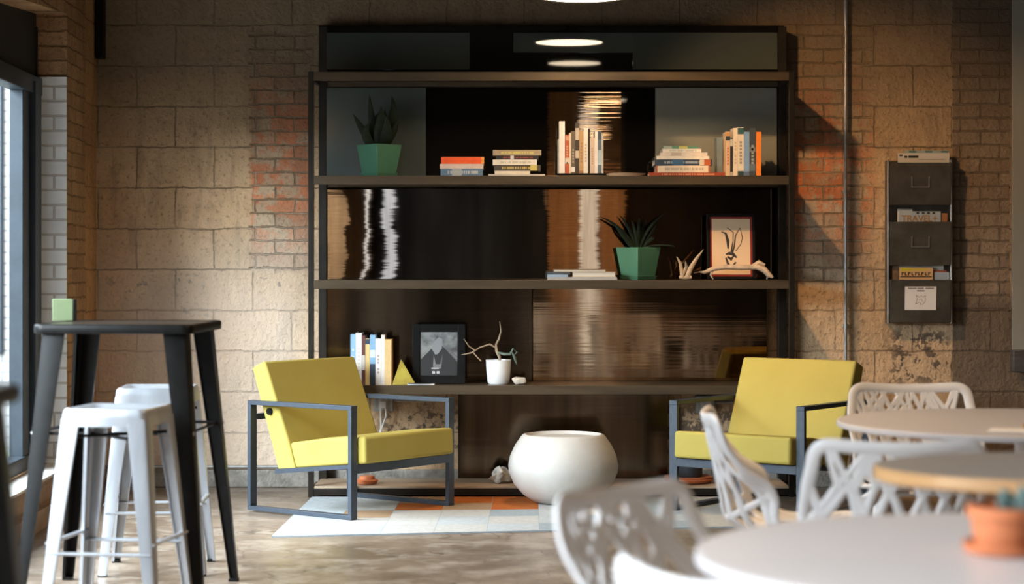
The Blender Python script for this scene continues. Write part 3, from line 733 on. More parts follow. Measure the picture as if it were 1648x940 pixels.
# upper shelf, first stack
G = 'stacked books right of the agave pot'
z = Z1
for (a, c, h, col, lab, ti, bd) in [
    (709, 777, .040, (.12, .20, .30), 'slate blue book at the bottom of the orange-topped stack', (.55, .55, .52), [(.27, .5, (.4, .42, .42))]),
    (708, 778, .026, (.66, .52, .42), 'cream book in the middle of the orange-topped stack', None, None),
    (710, 779, .038, (.85, .10, .015), 'bright orange book on top of the short stack', None, [(.94, 1., (.85, .35, .05))])]:
    book_h(a, c, z, z+h-.0006, col, lab, G, title=ti, band=bd); z += h
z = Z1; G = 'stacked books in the middle of the upper shelf'
for (a, c, h, col, lab, ti, bd) in [
    (786, 877, .010, (.55, .52, .46), 'thin pale magazine at the very bottom of the middle stack', None, None),
    (796, 853, .018, (.75, .66, .52), 'cream book second from the bottom of the middle stack', None, None),
    (795, 870, .032, (.07, .055, .04), 'dark book with gold lettering in the middle stack', (.5, .38, .12), [(.78, .93, (.55, .45, .12))]),
    (793, 864, .030, (.72, .66, .57), 'off-white book above the gold-lettered one in the middle stack', (.5, .45, .35), None),
    (798, 867, .022, BLK, 'black book with a red title near the top of the middle stack', (.35, .05, .03), [(.34, .42, (.6, .58, .55))]),
    (793, 871, .030, (.36, .28, .18), 'tan book with yellow lettering topping the middle stack', (.6, .52, .12), None)]:
    book_h(a, c, z, z+h-.0006, col, lab, G, title=ti, band=bd); z += h
# upper shelf, upright group on a dark tray
t_ = MB(); t_.box(zx(896), zx(976), 0, .2, 0, .014); tag(t_.build('book_tray', M_black, bevel=.002, loc=(0, YI-.01, Z1)), 'low black tray under the upright books on the upper shelf', 'tray')
G = 'upright books in front of the bright metal sheet'; zb = Z1+.0145
for (a, c, tp, col, lab, bd, ti) in [
    (897.5, 899.8, 224, (.30, .30, .28), 'thin grey book at the left end of the upright group on the black tray', None, None),
    (900, 909, 195, (.78, .70, .66), 'tallest book on the black tray, plain white spine', None, None),
    (909.5, 916, 217, (.45, .10, .04), 'short rust red book next to the tall white one', [(.25, .4, (.7, .6, .5)), (.85, .97, (.6, .3, .2))], (.6, .35, .2)),
    (916.2, 919, 214, (.68, .55, .42), 'thin cream book right of the rust red one', None, None),
    (919.2, 925.5, 211, (.13, .10, .07), 'dark grey brown book with a white tag at its foot', [(.03, .15, (.7, .68, .64))], (.4, .35, .28)),
    (926, 932, 198, (.05, .035, .025), 'tall dark brown book with pale blocks on its spine', [(.3, .45, (.55, .45, .35)), (.66, .9, (.5, .42, .33))], None),
    (932.2, 939, 210, (.46, .28, .13), 'caramel brown book in the middle of the black tray', [(.0, .06, (.3, .16, .08))], (.3, .18, .1)),
    (939.2, 946, 206, (.72, .66, .58), 'ivory book right of the caramel brown one', None, (.5, .4, .3)),
    (946.2, 949.5, 207, BLK, 'thin black book right of the ivory one', None, None),
    (949.7, 957, 222, (.58, .44, .34), 'short beige book between the thin black book and the pale one', None, (.4, .3, .25)),
    (957.2, 962, 211, (.74, .68, .62), 'pale white book left of the blue spined one on the tray', None, None),
    (962.2, 968, 211, (.10, .14, .18), 'navy book with a light patch near the right end of the tray', [(.2, .55, (.35, .45, .52)), (.8, .98, (.05, .07, .1))], None),
    (968.2, 971, 216, (.50, .47, .42), 'thin grey white book at the right end of the black tray', None, None)]:
    book_v(a, c, tp, zb, col, lab, G, band=bd, title=ti)
# dark carved piece right of the tray
b = MB(); b.loft([[Vector((x+dx, .05+dy, zc+dz)) for dx, dy, dz in ((0, -.03*s, -.0*s), (0, -.02*s, .02*s), (0, .02*s, .02*s), (0, .03*s, 0))] for x, zc, s in ((zx(975), .006, .3), (zx(985), .002, .8), (zx(1005), .0, 1), (zx(1025), .0, .9), (zx(1040), .010, .3))])
tag(b.build('carved_dish', noisy('dark_wood', (.10, .06, .035), (.06, .035, .02), 12, .5), smooth=True, loc=(0, YI, Z1)), 'low dark carved wooden dish on the upper shelf between book groups', 'dish')
# third stack
z = Z1; G = 'stacked books in front of the pale grey sheet'
for (a, c, h, col, lab, ti, bd, rz) in [
    (1045, 1167, .020, (.32, .05, .02), 'long dark red book lying at the bottom of the right stack', (.65, .32, .18), None, 0),
    (1056, 1143, .038, (.72, .60, .46), 'thick cream book with grey lettering above the long red book', (.42, .36, .30), [(.0, .03, (.4, .1, .04)), (.97, 1., (.4, .1, .04))], 0),
    (1054, 1147, .034, (.03, .045, .075), 'navy blue book with an orange end in the right stack', (.35, .4, .45), [(.3, .5, (.05, .12, .22)), (.78, .86, (.65, .55, .42)), (.86, .97, (.45, .1, .03))], .02),
    (1057, 1142, .018, (.74, .66, .56), 'slim ivory book on the navy one in the right stack', None, None, 0),
    (1063, 1139, .019, (.70, .60, .52), 'cream book with a grey title patch in the right stack', None, [(.23, .45, (.5, .42, .35))], 0),
    (1067, 1129, .020, (.76, .70, .62), 'white book with fine lettering second from the top of the right stack', (.5, .48, .42), None, 0),
    (1068, 1124, .014, (.10, .26, .17), 'thin green and yellow book crowning the right stack', None, [(.0, .25, (.38, .42, .38)), (.45, .7, (.55, .52, .14))], 0)]:
    book_h(a, c, z, z+h-.0006, col, lab, G, title=ti, band=bd, rz=rz, y=YI+.02); z += h
G = 'upright books at the right end of the upper shelf'
for (a, c, tp, col, lab, bd, ti) in [
    (1157.5, 1166.5, 219, (.16, .21, .23), 'grey blue book set back behind the red book end', None, None),
    (1168, 1175, 212, (.62, .42, .26), 'peach book with a navy cap, right of the grey blue one', [(.80, .90, (.02, .03, .04)), (.90, .98, (.55, .28, .1))], (.5, .15, .08)),
    (1175.2, 1179.5, 222, BLK, 'short thin black book with pale ends', [(.78, .97, (.5, .5, .45)), (.0, .1, (.4, .35, .3))], None),
    (1180, 1187, 206, (.72, .60, .46), 'tall cream book right of the thin black one', None, (.5, .4, .28)),
    (1187.3, 1197, 205, (.70, .60, .48), 'ivory book with dark green caps at top and foot', [(.0, .10, (.02, .05, .05)), (.86, .99, (.03, .09, .09))], (.3, .25, .2)),
    (1197.3, 1206, 212, (.20, .33, .52), 'sky blue book left of the charcoal one', [(.0, .1, (.1, .15, .25))], None),
    (1206.3, 1216, 206, (.05, .06, .07), 'charcoal book between the sky blue and orange ones', [(.1, .25, (.12, .15, .17)), (.5, .6, (.2, .2, .2))], (.35, .35, .33)),
    (1217, 1225, 212, (.85, .22, .02), 'bright orange upright book at the right end', None, None)]:
    book_v(a, c, tp, Z1+(.0205 if c < 1167 else 0), col, lab, G, band=bd, title=ti, y=YI+(.12 if c < 1167 else 0.0), depth=.15)
# middle shelf flat stack
z = Z2; G = 'flat books left of the middle shelf plant'
for (a, c, h, col, lab, rz, pf) in [
    (881, 993, .016, (.40, .38, .35), 'wide grey magazine at the bottom of the low middle shelf stack', 0, False),
    (881, 914, .014, (.30, .40, .50), 'blue book at the left of the low middle shelf stack', 0, False),
    (921, 991, .028, (.62, .46, .30), 'tan paged book right in the low middle shelf stack', 0, True),
    (892, 975, .012, (.55, .42, .28), 'thin tan booklet on top of the low middle shelf stack', .01, True)]:
    if c == 991: z0 = Z2+.0162
    elif c == 914: z0 = Z2+.0162
    elif c == 975: z0 = Z2+.0446
    else: z0 = Z2
    book_h(a, c, z0, z0+h-.0004, col, lab, G, rz=rz, pages_front=pf)
book_h(881, 918, Z2+.0304, Z2+.0440, (.06, .07, .08), 'dark slate book above the blue one in the low middle shelf stack', G)
# lower shelf upright group
G = 'upright books on the lower shelf by the left armchair'
for (a, c, tp, col, lab, bd, ti) in [
    (564, 572, 538, (.25, .42, .58), 'light blue book at the left end of the lower shelf', None, (.6, .65, .7)),
    (572.3, 582, 536, (.72, .69, .66), 'wide white book second on the lower shelf', None, (.6, .55, .5)),
    (582.3, 587.5, 540, (.12, .04, .03), 'dark maroon book on the lower shelf', [(.3, .6, (.55, .5, .45))], None),
    (588, 595, 545, (.68, .48, .20), 'mustard cream book with a navy top on the lower shelf', [(.88, .99, (.03, .05, .09))], None),
    (595.3, 604, 539, (.22, .40, .58), 'blue book with a dark navy foot on the lower shelf', [(.0, .42, (.03, .05, .09)), (.55, .7, (.6, .65, .7))], None),
    (604.3, 613, 545, (.74, .71, .68), 'white speckled book right of the navy footed one', None, (.45, .35, .3)),
    (613.3, 619, 539, (.73, .66, .60), 'tall ivory book left of the golden one', None, None),
    (619.3, 630, 546, (.70, .42, .12), 'golden yellow book at the right end of the lower shelf', [(.0, .98, (.66, .45, .2))], None)]:
    book_v(a, c, tp, Z3, col, lab, G, band=bd, title=ti)
# golden pyramid ornament
b = MB(); cx_, r_ = 0, .072
b.add([(-.06, -.05, 0), (.07, -.03, 0), (.05, .05, 0), (-.065, .04, 0), (-.015, .005, .14)], [(0, 1, 4), (1, 2, 4), (2, 3, 4), (3, 0, 4), (3, 2, 1, 0)])
tag(b.build('pyramid_ornament', noisy('golden_resin', (.42, .36, .05), (.28, .20, .03), 9, .5), bevel=.002, loc=(zx(649), YI+.045, Z3)), 'golden yellow pyramid ornament beside the lower shelf books', 'ornament')
b = MB(); b.box(-.075, .075, -.04, .04, 0, .009); o = b.build('slim_case', M_galv, bevel=.003, loc=(zx(678), YI-.005, Z3), rot=(0, 0, .05)); tag(o, 'slim silver case lying in front of the black picture frame', 'case')
b = MB(); b.box(-.07, .07, -.036, .036, .0088, .011); b.build('dark_lid', M_black, o)

# picture frames
def frame(name, label, px0, px1, ptop, z, bw, m_frame, m_mat, matw, m_art, y, art):
    x0, x1 = zx(px0), zx(px1); w = x1-x0; h = (CAMH-(ptop-HOR)*SF)-z
    t = thing(name, label, 'picture', ((x0+x1)/2, y, z+.0025)); t.rotation_euler = (math.radians(-6), 0, 0)
    b = MB(); b.box(-w/2, -w/2+bw, 0, .02, 0, h); b.box(w/2-bw, w/2, 0, .02, 0, h); b.box(-w/2+bw, w/2-bw, 0, .02, 0, bw); b.box(-w/2+bw, w/2-bw, 0, .02, h-bw, h)
    b.build('frame', m_frame, t, bevel=.002)
    b = MB(); b.box(-w/2+bw, w/2-bw, .008, .018, bw, h-bw); b.build('mount', m_mat, t)
    b = MB(); b.box(-w/2+bw+matw, w/2-bw-matw, .0055, .008, bw+matw, h-bw-matw); a = b.build('print', m_art, t)
    art(t, w, h, bw+matw)
    return t
def art_hare(t, w, h, q):
    b = MB(); y = .0052
    def blob(pts, wd): b.tube([Vector((x, y, z)) for x, z in pts], wd, 8, flat=1)
    W_, H_ = w-2*q, h-2*q; X = lambda f: -W_/2+W_*f; Zf = lambda f: q+H_*f
    def line(ps, r): 
        P = [Vector((X(a), y, Zf(c))) for a, c in ps]; n = len(P)
        N = [Vector((0, -1, 0))]*n; b.strip(P, N, r, .0006)
    line([(.24, .77), (.36, .74), (.42, .60), (.42, .46)], [.003, .012, .018, .008])
    line([(.40, .84), (.56, .76), (.55, .60), (.50, .40)], [.004, .005, .005, .010])
    line([(.74, .84), (.62, .70), (.58, .5), (.52, .36)], [.003, .006, .009, .010])
    line([(.74, .84), (.80, .66), (.76, .55), (.62, .42)], [.003, .004, .004, .005])
    line([(.36, .36), (.44, .38), (.56, .36), (.64, .30)], [.008, .016, .018, .008])
    line([(.36, .30), (.42, .18), (.52, .14), (.62, .22)], [.010, .014, .010, .010])
    line([(.40, .32), (.50, .27), (.56, .33)], [.01, .02, .008])
    b.build('ink_drawing', M_ink, t)
def art_bw(t, w, h, q):
    W_, H_ = w-2*q, h-2*q; X = lambda f: -W_/2+W_*f; Zf = lambda f: q+H_*f; y = .0052
    def poly(ps, m, nm, dy=0): 
        b = MB(); b.prism([(X(a), Zf(c)) for a, c in ps], 'y', y-dy-.0003, y-dy); b.build(nm, m, t)
    poly([(0, .0), (1, 0), (1, .32), (.55, .72), (.42, .72), (0, .36)], mat('photo_black', (.012, .012, .012), .5), 'dark_ground')
    poly([(.30, .62), (.38, .80), (.50, .88), (.60, .84), (.58, .62), (.48, .50), (.40, .48)], mat('photo_grey', (.22, .22, .22), .5), 'pale_shape', .0004)
    poly([(.34, .20), (.36, .48), (.42, .26), (.54, .26), (.60, .50), (.56, .16), (.36, .14)], mat('photo_mid', (.14, .14, .14), .5), 'pale_line', .0008)
    b = MB()
    for k in range(2):
        b.prism([(X(.60+.05*k), Zf(.70)), (X(.63+.05*k), Zf(.68)), (X(1), Zf(.36+.07*k)), (X(1), Zf(.33+.07*k))], 'y', y-.0012, y-.0008)
    b.build('stripes', mat('photo_line', (.10, .10, .10), .5), t)
    b = MB(); b.box(X(.32), X(.40), y-.0012, y-.0008, Zf(.04), Zf(.10)); b.box(X(.44), X(.52), y-.0012, y-.0008, Zf(.04), Zf(.10)); b.box(X(.30), X(.50), y-.0012, y-.0008, Zf(.15), Zf(.18))
    b.build('pale_marks', mat('photo_white', (.4, .4, .38), .5), t)
M_cloud = noisy('cloudy_grey_print', (.26, .26, .25), (.06, .06, .06), 14, .4, bump=0)
frame('picture_frame', 'black frame with red mount holding a cream ink print of an animal head', 1143, 1222, 343, Z2, .016, M_black, M_red, .012, mat('cream_print', (.66, .46, .28), .6), YI+.16, art_hare)
frame('picture_frame', 'thick black square frame with a black and white print on the lower shelf', 662, 748, 523, Z3, .042, M_black, M_black, .002, M_cloud, YI+.10, art_bw)

# plants
def square_pot(t, w, h, zb=0):
    def sq(r, z): return [Vector((r, r, z)), Vector((-r, r, z)), Vector((-r, -r, z)), Vector((r, -r, z))]
    b = MB(); r0, r1 = w/2*.74, w/2
    b.loft([sq(r0, zb+.012), sq(r1, zb+h), sq(r1-.008, zb+h), sq(r1-.012, zb+h-.02)]); b.build('pot', M_greenpot, t, bevel=.003)
    b = MB(); b.loft([sq(r0*1.02, zb), sq(r0*1.14, zb+.022), sq(r0*1.10, zb+.022), sq(r0*1.0, zb+.010)]); b.build('saucer', M_greenpot, t, bevel=.002)
def blade(t, pts, wid, rot):
    b = MB(); P = [Vector(p) for p in pts]; n = len(P); N = []
    for i in range(n):
        tt = (P[min(i+1, n-1)]-P[max(i-1, 0)]).normalized(); s = Vector((math.cos(rot), math.sin(rot), 0)); N.append(tt.cross(s).normalized())
    prof = [wid*(.55+.45*math.sin(min(1, i/(n-1)*1.8)*PI/2))*(1-(i/(n-1))**2.2)+.0015 for i in range(n)]
    b.strip(P, N, prof, .008); return b.build('leaf', M_leaf, t, smooth=True)
def bez(p0, p1, p2, n=9): return [Vector(p0)*(1-s)**2+Vector(p1)*2*s*(1-s)+Vector(p2)*s*s for s in [k/(n-1) for k in range(n)]]
t_ = thing('potted_agave', 'square green pot with an upright dark agave on the upper shelf', 'plant', (zx(607), YI+.16, Z1), math.radians(43))
square_pot(t_, .178, .178)
def agl(dx0, dx1, dz, dxm, w, dy=0, r=0):   # leaf in view-aligned offsets, pot is turned so undo that
    c, s = math.cos(-math.radians(43)), math.sin(-math.radians(43))
    f = lambda x, y, z: (x*c-y*s, x*s+y*c, z)
    blade(t_, bez(f(dx0, dy*.3, .165), f(dxm, dy, .165+dz*.5), f(dx1, dy*1.2, .165+dz)), w, -math.radians(43)+r)
K = 1/296
agl(-.02, -16*K, 86*K, -12*K, .050); agl(.02, 20*K, 84*K, 32*K, .085, .01); agl(.0, 4*K, 66*K, 6*K, .090, -.03); agl(-.01, 0*K, 58*K, -14*K, .08, .03)
agl(-.03, -42*K, 54*K, -26*K, .050, -.02); agl(-.03, -14*K, 40*K, -30*K, .060, -.04); agl(.03, 33*K, 46*K, 20*K, .045, -.02); agl(.02, 12*K, 50*K, 18*K, .07, -.05)
agl(.0, 8*K, 62*K, 10*K, .05, .05)
t_ = thing('potted_spider_plant', 'square green pot with long arching dark leaves on the middle shelf', 'plant', (zx(1030), YI+.16, Z2), math.radians(40))
square_pot(t_, .176, .178)
def arl(x0, xm, zm, x1, z1, w, dy=0):
    c, s = math.cos(-math.radians(40)), math.sin(-math.radians(40)); f = lambda x, y, z: (x*c-y*s, x*s+y*c, z)
    blade(t_, bez(f(x0*K, dy*.3, .165), f(xm*K, dy, .17+zm*K), f(x1*K, dy*1.3, .17+z1*K), 12), w, -math.radians(40))
arl(-3, -30, 42, -62, 52, .022); arl(-4, -30, 22, -38, 38, .018, -.03); arl(-2, -14, 40, -30, 55, .02, .03); arl(0, 2, 40, 2, 50, .022, .01); arl(2, 14, 40, 44, 58, .016, -.02)
arl(3, 30, 10, 58, 4, .018, -.04); arl(4, 24, 26, 30, 40, .02, .03); arl(0, -6, 36, -12, 46, .02, -.04); arl(1, 8, 30, 14, 50, .022, .04); arl(3, 30, 26, 24, 14, .02, 0); arl(-3, -26, 14, -20, 30, .024, .02)
t_ = thing('potted_euphorbia', 'round white pot with a bare twisting branch plant on the lower shelf', 'plant', (zx(802), YI+.10, Z3))
b = MB(); b.lathe([(.052, 0), (.060, .01), (.066, .07), (.070, .133), (.064, .133), (.060, .118), (0, .116)], 40); b.build('pot', mat('white_glazed_pot', (.78, .76, .74), .3), t_, smooth=True)
b = MB(); b.lathe([(.061, .117), (0, .121)], 24, cap0=False, cap1=False); b.build('soil', mat('soil_dark', (.03, .02, .015), .95), t_)
b = MB(); F = lambda L: [Vector((x*K, y, .12+z*K)) for x, y, z in L]
b.tube(F([(2, 0, -3), (2, 0, 8), (-3, 0, 18), (-4, 0, 28), (1, .01, 38), (4, .01, 50), (2, .01, 66)]), [.008, .009, .008, .006, .005, .004, .002], 8)
b.tube(F([(-2, 0, 22), (-14, -.01, 29), (-30, -.02, 24), (-44, -.02, 15), (-60, -.02, 12)]), [.005, .005, .004, .004, .002], 8)
b.tube(F([(-38, -.02, 19), (-48, -.02, 26), (-56, -.02, 38)]), [.004, .003, .001], 8)
b.tube(F([(-42, -.02, 17), (-34, -.03, 8), (-28, -.03, 2)]), [.003, .003, .004], 8)
b.build('stem', M_bark, t_, smooth=True)
b = MB(); b.tube(F([(-1, -.01, 16), (8, -.02, 13), (20, -.02, 13)]), [.008, .014, .010], 10, flat=.6); b.tube(F([(22, -.02, 16), (26, -.02, 8), (30, -.02, -4)]), [.008, .016, .004], 8, flat=.5)
b.tube(F([(18, -.01, 12), (24, -.01, 22), (30, -.01, 16), (24, -.01, 10)]), [.005, .005, .005, .003], 8)
b.build('leaves', noisy('grey_green_leaf', (.16, .22, .18), (.09, .13, .10), 15, .5), t_, smooth=True)
# shell beside white pot
def rock(name, m, loc, size, seed, label, cat, amp=.28):
    bm = bmesh.new(); bmesh.ops.create_icosphere(bm, subdivisions=3, radius=1); r = random.Random(seed)
    dirs = [(Vector((r.uniform(-1, 1), r.uniform(-1, 1), r.uniform(-1, 1))).normalized(), r.uniform(.4, .95)) for _ in range(16)]
    for v in bm.verts:
        for dd, q in dirs:
            k = v.co.dot(dd)
            if k > q: v.co -= dd*(k-q)*.85
        v.co *= 1+amp*.3*math.sin(7*v.co.x+3*v.co.y+seed)
        v.co = Vector((v.co.x*size[0], v.co.y*size[1], v.co.z*size[2]))
    zmin = min(v.co.z for v in bm.verts)
    for v in bm.verts: v.co.z -= zmin
    me = bpy.data.meshes.new(name); bm.to_mesh(me); bm.free(); me.materials.append(m)
    o = bpy.data.objects.new(name, me); COL.objects.link(o); o.location = loc; return tag(o, label, cat)
rock('shell', M_bone, (zx(835), YI+.06, Z3), (.050, .03, .024), 4, 'pale knobbly shell lying right of the white pot', 'shell')
rock('rock', noisy('pale_crystal_rock', (.62, .58, .52), (.22, .20, .17), 16, .8, bump=.9, bscale=30), (zx(804), YI+.10, Z0), (.062, .05, .060), 9, 'pale jagged rock on the bottom shelf left of the stone drum', 'rock', .8)
# antler piece and driftwood
b = MB(); F = lambda L: [Vector(((px-1110)/296, y, (444-py)/296)) for px, y, py in L]
b.tube(F([(1100, 0, 441), (1098, 0, 430), (1096, 0, 418), (1090, -.01, 408)]), [.012, .011, .009, .002], 8)
b.tube(F([(1108, 0, 440), (1112, 0, 428), (1122, .01, 412), (1134, .01, 396)]), [.014, .014, .010, .002], 8)
b.tube(F([(1100, 0, 438), (1106, 0, 424), (1104, -.02, 416)]), [.010, .009, .003], 8)
b.tube(F([(1094, 0, 441), (1104, 0, 442), (1114, 0, 441)]), [.008, .011, .010], 8)
tag(b.build('antler_root', M_bark, smooth=True, loc=(zx(1110), YI+.05, Z2+.005)), 'small forked antler-like root left of the ink print', 'ornament')
b = MB(); F = lambda L: [Vector(((px-1190)/296, y, (448-py)/296)) for px, y, py in L]
b.tube(F([(1119, .02, 437), (1128, .01, 435), (1136, 0, 436), (1150, 0, 430), (1170, 0, 427), (1195, 0, 428), (1220, -.01, 427), (1232, -.01, 431), (1240, -.02, 440), (1246, -.03, 444)]), [.002, .003, .010, .013, .014, .014, .015, .018, .015, .006], 10)
b.tube(F([(1215, 0, 425), (1224, 0, 420), (1234, 0, 424)]), [.010, .014, .008], 8); b.tube(F([(1150, 0, 431), (1146, .0, 440), (1150, .0, 447)]), [.006, .006, .003], 8)
b.tube(F([(1236, -.01, 436), (1240, .02, 442), (1238, .03, 447)]), [.008, .008, .004], 8)
tag(b.build('driftwood', noisy('pale_driftwood', (.60, .46, .32), (.36, .25, .16), 14, .7, bump=.5), smooth=True, loc=(zx(1190), YI+.08, Z2)), 'long pale driftwood branch lying in front of the ink print', 'driftwood')
# bottom shelf terracotta
b = MB(); b.lathe([(.035, 0), (.052, .004), (.062, .022), (.057, .024), (.045, .028), (.04, .045), (.0, .045)], 32)
tag(b.build('terracotta_dish', M_terra, smooth=True, loc=(zx(589), YI+.08, Z0)), 'small round terracotta dish on the bottom shelf under the left armchair', 'dish')
t_ = thing('planter', 'dark round pot standing in wide terracotta saucers under the right armchair', 'pot', (zx(1112), YI+.16, Z0))
b = MB(); b.lathe([(.08, 0), (.125, .006), (.138, .022), (.130, .024), (.134, .036), (.126, .038), (.09, .03), (0, .03)], 40); b.build('saucer', M_terra, t_, smooth=True)
b = MB(); b.lathe([(.070, .031), (.076, .05), (.084, .16), (.078, .16), (.07, .145), (0, .143)], 40); b.build('pot', noisy('dark_slate_pot', (.03, .04, .05), (.02, .028, .035), 6, .5), t_, smooth=True)

# ------------------------------------------------------------------ wall pockets with magazines
SW = 1/286.0
rx0, rx1 = (1428-CX)*SW, (1533-CX)*SW; rw = rx1-rx0
rz0, rz1 = 1.28-(520-420)*SW, 1.28-(258-420)*SW
t_ = thing('wall_pocket_rack', 'tall three-pocket dull zinc wall rack holding magazines', 'rack', ((rx0+rx1)/2, 11.60, rz0))
H_ = rz1-rz0
b = MB(); b.box(-rw/2, rw/2, .006, .016, 0, H_); b.box(-rw/2, -rw/2+.012, -.055, .006, 0, H_); b.box(rw/2-.012, rw/2, -.055, .006, 0, H_)
b.build('back_plate', M_zinc, t_, bevel=.003)
for s in (-1, 1):
    b = MB(); b.tube([(s*(rw/2-.006), -.055, 0), (s*(rw/2-.006), -.055, H_)], .007, 10); b.build('rolled_edge', M_zedge, t_, smooth=True)
def pz(py): return 1.28-(py-420)*SW-rz0
for i, (pt, pb) in enumerate([(262, 330), (357, 427), (450, 519)]):
    za, zb_ = pz(pb), pz(pt)
    b = MB(); x = rw/2-.013
    b.prism([(-.066, za), (-.085, zb_), (-.081, zb_), (-.062, za)], 'x', -x, x); b.prism([(-.066, za), (.006, za), (.006, za+.004), (-.066, za+.004)], 'x', -x, x)
    b.prism([(-.066, za), (.006, za), (.006, zb_), (-.085, zb_)], 'x', -x, -x+.003); b.prism([(-.066, za), (.006, za), (.006, zb_), (-.085, zb_)], 'x', x-.003, x)
    pk = b.build('pocket', M_zinc, t_, bevel=.0015)
    if i < 2:
        zc = (za+zb_)/2+.01; yc = -.066-(zc-za)/(zb_-za)*.019
        Mx = Matrix.Translation((0, yc, zc)) @ Matrix.Rotation(math.atan(.019/(zb_-za)), 4, 'X')
        b = MB(); b.box(-.052, -.045, -.006, 0, -.032, .032, M=Mx); b.box(.045, .052, -.006, 0, -.032, .032, M=Mx); b.box(-.045, .045, -.006, 0, -.032, -.026, M=Mx)
        b.build('label_holder', M_zedge, pk)
    else:
        zc = pz(480); yc = -.066-(zc-za)/(zb_-za)*.019-.0015
        Rm = Matrix.Translation((0, yc, zc)) @ Matrix.Rotation(math.atan(.019/(zb_-za)), 4, 'X')
        b = MB(); b.box(-.088, .088, -.001, 0, -.066, .066, M=Rm); cd = b.build('card', M_paper, pk)
        b = MB(); L = lambda ps, r: b.strip([Rm @ Vector((x, -.0016, z)) for x, z in ps], [Rm.to_3x3() @ Vector((0, -1, 0))]*len(ps), r, .0006)
        L([(-.028, -.032), (-.008, -.022), (.012, -.036), (.028, -.012), (.024, .014)], .0022); L([(-.026, .018), (-.018, -.004), (-.028, -.032)], .0022)
        L([(-.026, .018), (-.006, .006), (.004, .016), (.014, .006), (.024, .014), (.032, .012)], .0022); L([(-.012, -.012), (.006, -.002), (.010, -.02)], .0018); L([(0, -.03), (.0, -.040)], .002)
        b.build('bird_drawing', mat('brown_ink', (.30, .17, .08), .7), cd)
        b = MB()
        for (xa, xb, zq) in [(-.070, -.026, .056), (-.018, .018, .056), (.027, .070, .056), (-.020, .020, .042)]:
            x = xa
            while x < xb: b.box(x, x+.0045, -.0017, -.001, zq-.004, zq+.004, M=Rm); x += .006
        b.build('small_print', mat('grey_ink', (.16, .13, .11), .7), cd)
def magazine(name, px0, px1, ptop, pbot, y, th, m, label, tilt=0):
    x0, x1 = (px0-CX)*SW, (px1-CX)*SW; z1_ = 1.28-(ptop-420)*SW; z0_ = 1.28-(pbot-420)*SW
    b = MB(); b.box(-(x1-x0)/2, (x1-x0)/2, 0, th, 0, z1_-z0_)
    return tag(b.build(name, m, loc=((x0+x1)/2, 11.6+y, z0_), rot=(0, tilt, 0)), label, 'magazine', 'magazines in the wall rack')
def txt(s, size, m, parent, x, z, y=-.0008, name='lettering', bold=0):
    c = bpy.data.curves.new(name, 'FONT'); c.body = s; c.size = size; c.extrude = .0002; c.offset = bold; c.align_x = 'LEFT'
    c.materials.append(m); tmp = bpy.data.objects.new('tmp', c); COL.objects.link(tmp)
    me = bpy.data.meshes.new_from_object(tmp.evaluated_get(bpy.context.evaluated_depsgraph_get())); bpy.data.objects.remove(tmp)
    o = bpy.data.objects.new(name, me); COL.objects.link(o); o.parent = parent; o.location = (x, y, z); o.rotation_euler = (PI/2, 0, 0)
    return o
MP = mat('magazine_paper', (.62, .56, .48), .6); MK = mat('magazine_black', (.03, .025, .02), .6)
g_ = magazine('magazine', 1458, 1529, 242, 320, -.030, .004, mat('teal_page', (.30, .38, .36), .6), 'pale magazine with teal marks sticking up furthest from the top pocket')
b = MB()
for k in (0, 2, 4): b.box(-.10+k*.045, -.06+k*.045, -.0006, 0, .262, .271)
b.build('teal_marks', mat('teal_ink', (.05, .16, .15), .6), g_)
g_ = magazine('magazine', 1446, 1529, 246, 322, -.045, .006, MP, 'white magazine with bold black print in front in the top pocket')
b = MB(); b.box(-.137, -.118, -.0007, 0, .247, .257); b.box(-.109, -.092, -.0007, 0, .238, .250); b.box(-.086, -.030, -.0007, 0, .238, .251); b.box(-.028, .12, -.0007, 0, .229, .231)
b.build('black_print', MK, g_)
g_ = magazine('magazine', 1446, 1470, 336, 420, -.030, .004, MP, 'white edged magazine at the back left of the middle pocket')
g_ = magazine('magazine', 1448, 1515, 340, 421, -.045, .006, noisy('sky_blue_cover', (.24, .33, .40), (.42, .42, .40), 4, .5, bump=0), 'blue travel magazine with brown capitals in the middle pocket')
txt('TRAVEL+', .050, mat('brown_letters', (.36, .17, .04), .6), g_, -.104, .226, bold=.001)
b = MB()
for k in range(4): b.box(-.02+k*.030, -.004+k*.030, -.0007, 0, .268, .279)
b.build('dark_motifs', MK, g_)
magazine('magazine', 1517, 1526, 343, 421, -.040, .004, mat('rust_cover', (.32, .12, .04), .6), 'narrow rust brown magazine at the right of the middle pocket')
magazine('magazine', 1437, 1447, 427, 512, -.038, .005, noisy('brown_cover', (.25, .14, .06), (.08, .05, .03), 20, .6), 'narrow brown magazine at the left of the bottom pocket')
magazine('magazine', 1446, 1521, 427, 512, -.022, .004, MP, 'cream magazine at the back of the bottom pocket')
magazine('magazine', 1462, 1525, 435, 513, -.030, .004, mat('orange_cover', (.52, .10, .03), .6), 'orange red magazine behind the blue one in the bottom pocket')
magazine('magazine', 1505, 1529, 438, 514, -.038, .004, mat('pale_blue_cover', (.32, .37, .42), .6), 'pale blue magazine at the right of the bottom pocket')
g_ = magazine('magazine', 1448, 1502, 430, 514, -.050, .006, mat('peach_cover', (.62, .36, .16), .6), 'peach and yellow magazine with dark lettering in the bottom pocket')
b = MB(); b.box(-.088, -.028, -.0006, 0, .270, .290); b.box(-.028, .06, -.0006, 0, .275, .284); b.build('yellow_block', mat('yellow_ink', (.55, .42, .03), .6), g_)
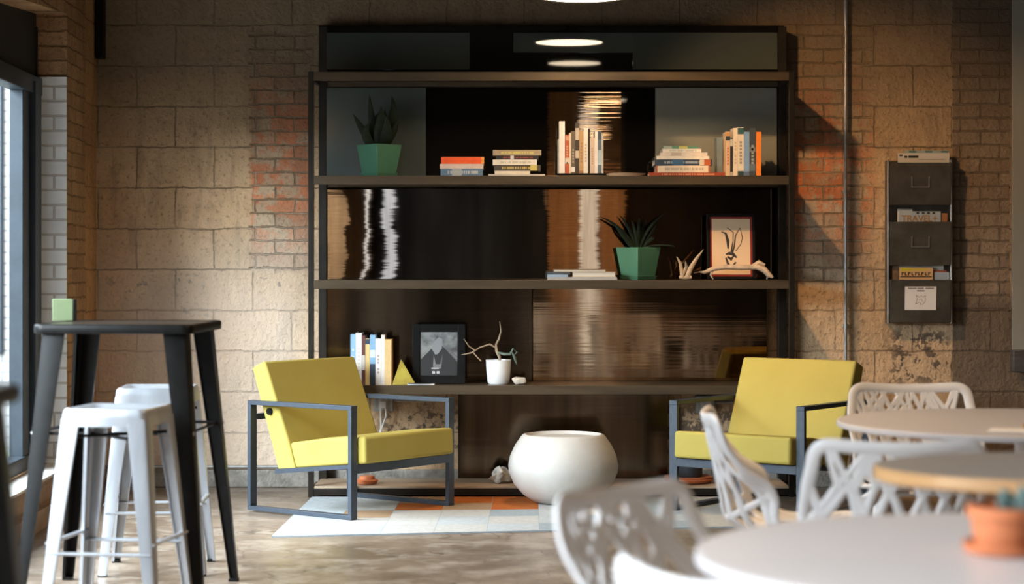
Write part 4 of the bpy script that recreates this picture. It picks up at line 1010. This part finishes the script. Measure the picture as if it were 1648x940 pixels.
b = MB(); b.box(-.09, .088, -.0006, 0, .236, .242)
for k, x in enumerate((-.082, -.064, -.045, -.026, -.006, .012, .030, .050, .068)):
    b.box(x, x+.006, -.0007, 0, .246, .266)
    if k % 2 == 0: b.box(x, x+.014, -.0007, 0, .259, .265)
    else: b.box(x, x+.014, -.0007, 0, .246, .251)
b.build('dark_letters', MK, g_)

# ------------------------------------------------------------------ pendant lamps and track spot
def pendant(label, x, y, z, e):
    t = thing('pendant_lamp', label, 'lamp', (x, y, z), 0, 'round disc pendant lamps')
    b = MB(); b.lathe([(.215, .0), (.215, .035), (.20, .05), (.05, .075), (.03, .10), (0, .10)], 48, cap0=False); b.build('shade', M_black, t, smooth=True)
    b = MB(); b.lathe([(.205, .004), (.205, .008)], 48); b.build('diffuser', M_lamp, t)
    b = MB(); b.tube([(0, 0, .10), (0, 0, 3.7-z)], .004, 8); b.build('cord', M_black, t)
    l = light('lamp_light', 'AREA', (0, 0, 0), e, (1.0, .68, .38), shape='DISK', size=.40, spread=math.radians(150)); l.parent = t; l.location = (0, 0, -.003)
pendant('disc pendant lamp whose glowing underside just dips into the top of the photo', .36, 10.42, 2.617, 16)
pendant('disc pendant lamp above the bar stools, seen only in the glass reflection', .49, 6.9, 2.83, 34)
pendant('disc pendant lamp over the foreground round table, out of the frame', .9, 3.2, 2.83, 4)
pendant('added disc pendant lamp, unseen, lighting the brick pier behind the camera', 1.0, -1.9, 2.83, 40)  # unseen lamp added to brighten the pier in the sheet reflections
t_ = thing('track_spotlight', 'black track spotlight under the ceiling aimed at the right of the back wall', 'lamp', (0.15, 9.5, 3.4))
Mq = d.to_track_quat('-Z', 'Y').to_matrix().to_4x4()
b = MB(); b.lathe([(.045, .005), (.05, .02), (.045, .12), (.02, .13)], 24, cap0=False, cap1=True); b.v = [tuple(Mq @ Vector(v)) for v in b.v]; b.build('housing', M_black, t_, smooth=True)
b = MB(); b.tube([(-.05*d.normalized().x, -.08, .10), (0, -.08, .30)], .008, 8); b.build('stem', M_black, t_)
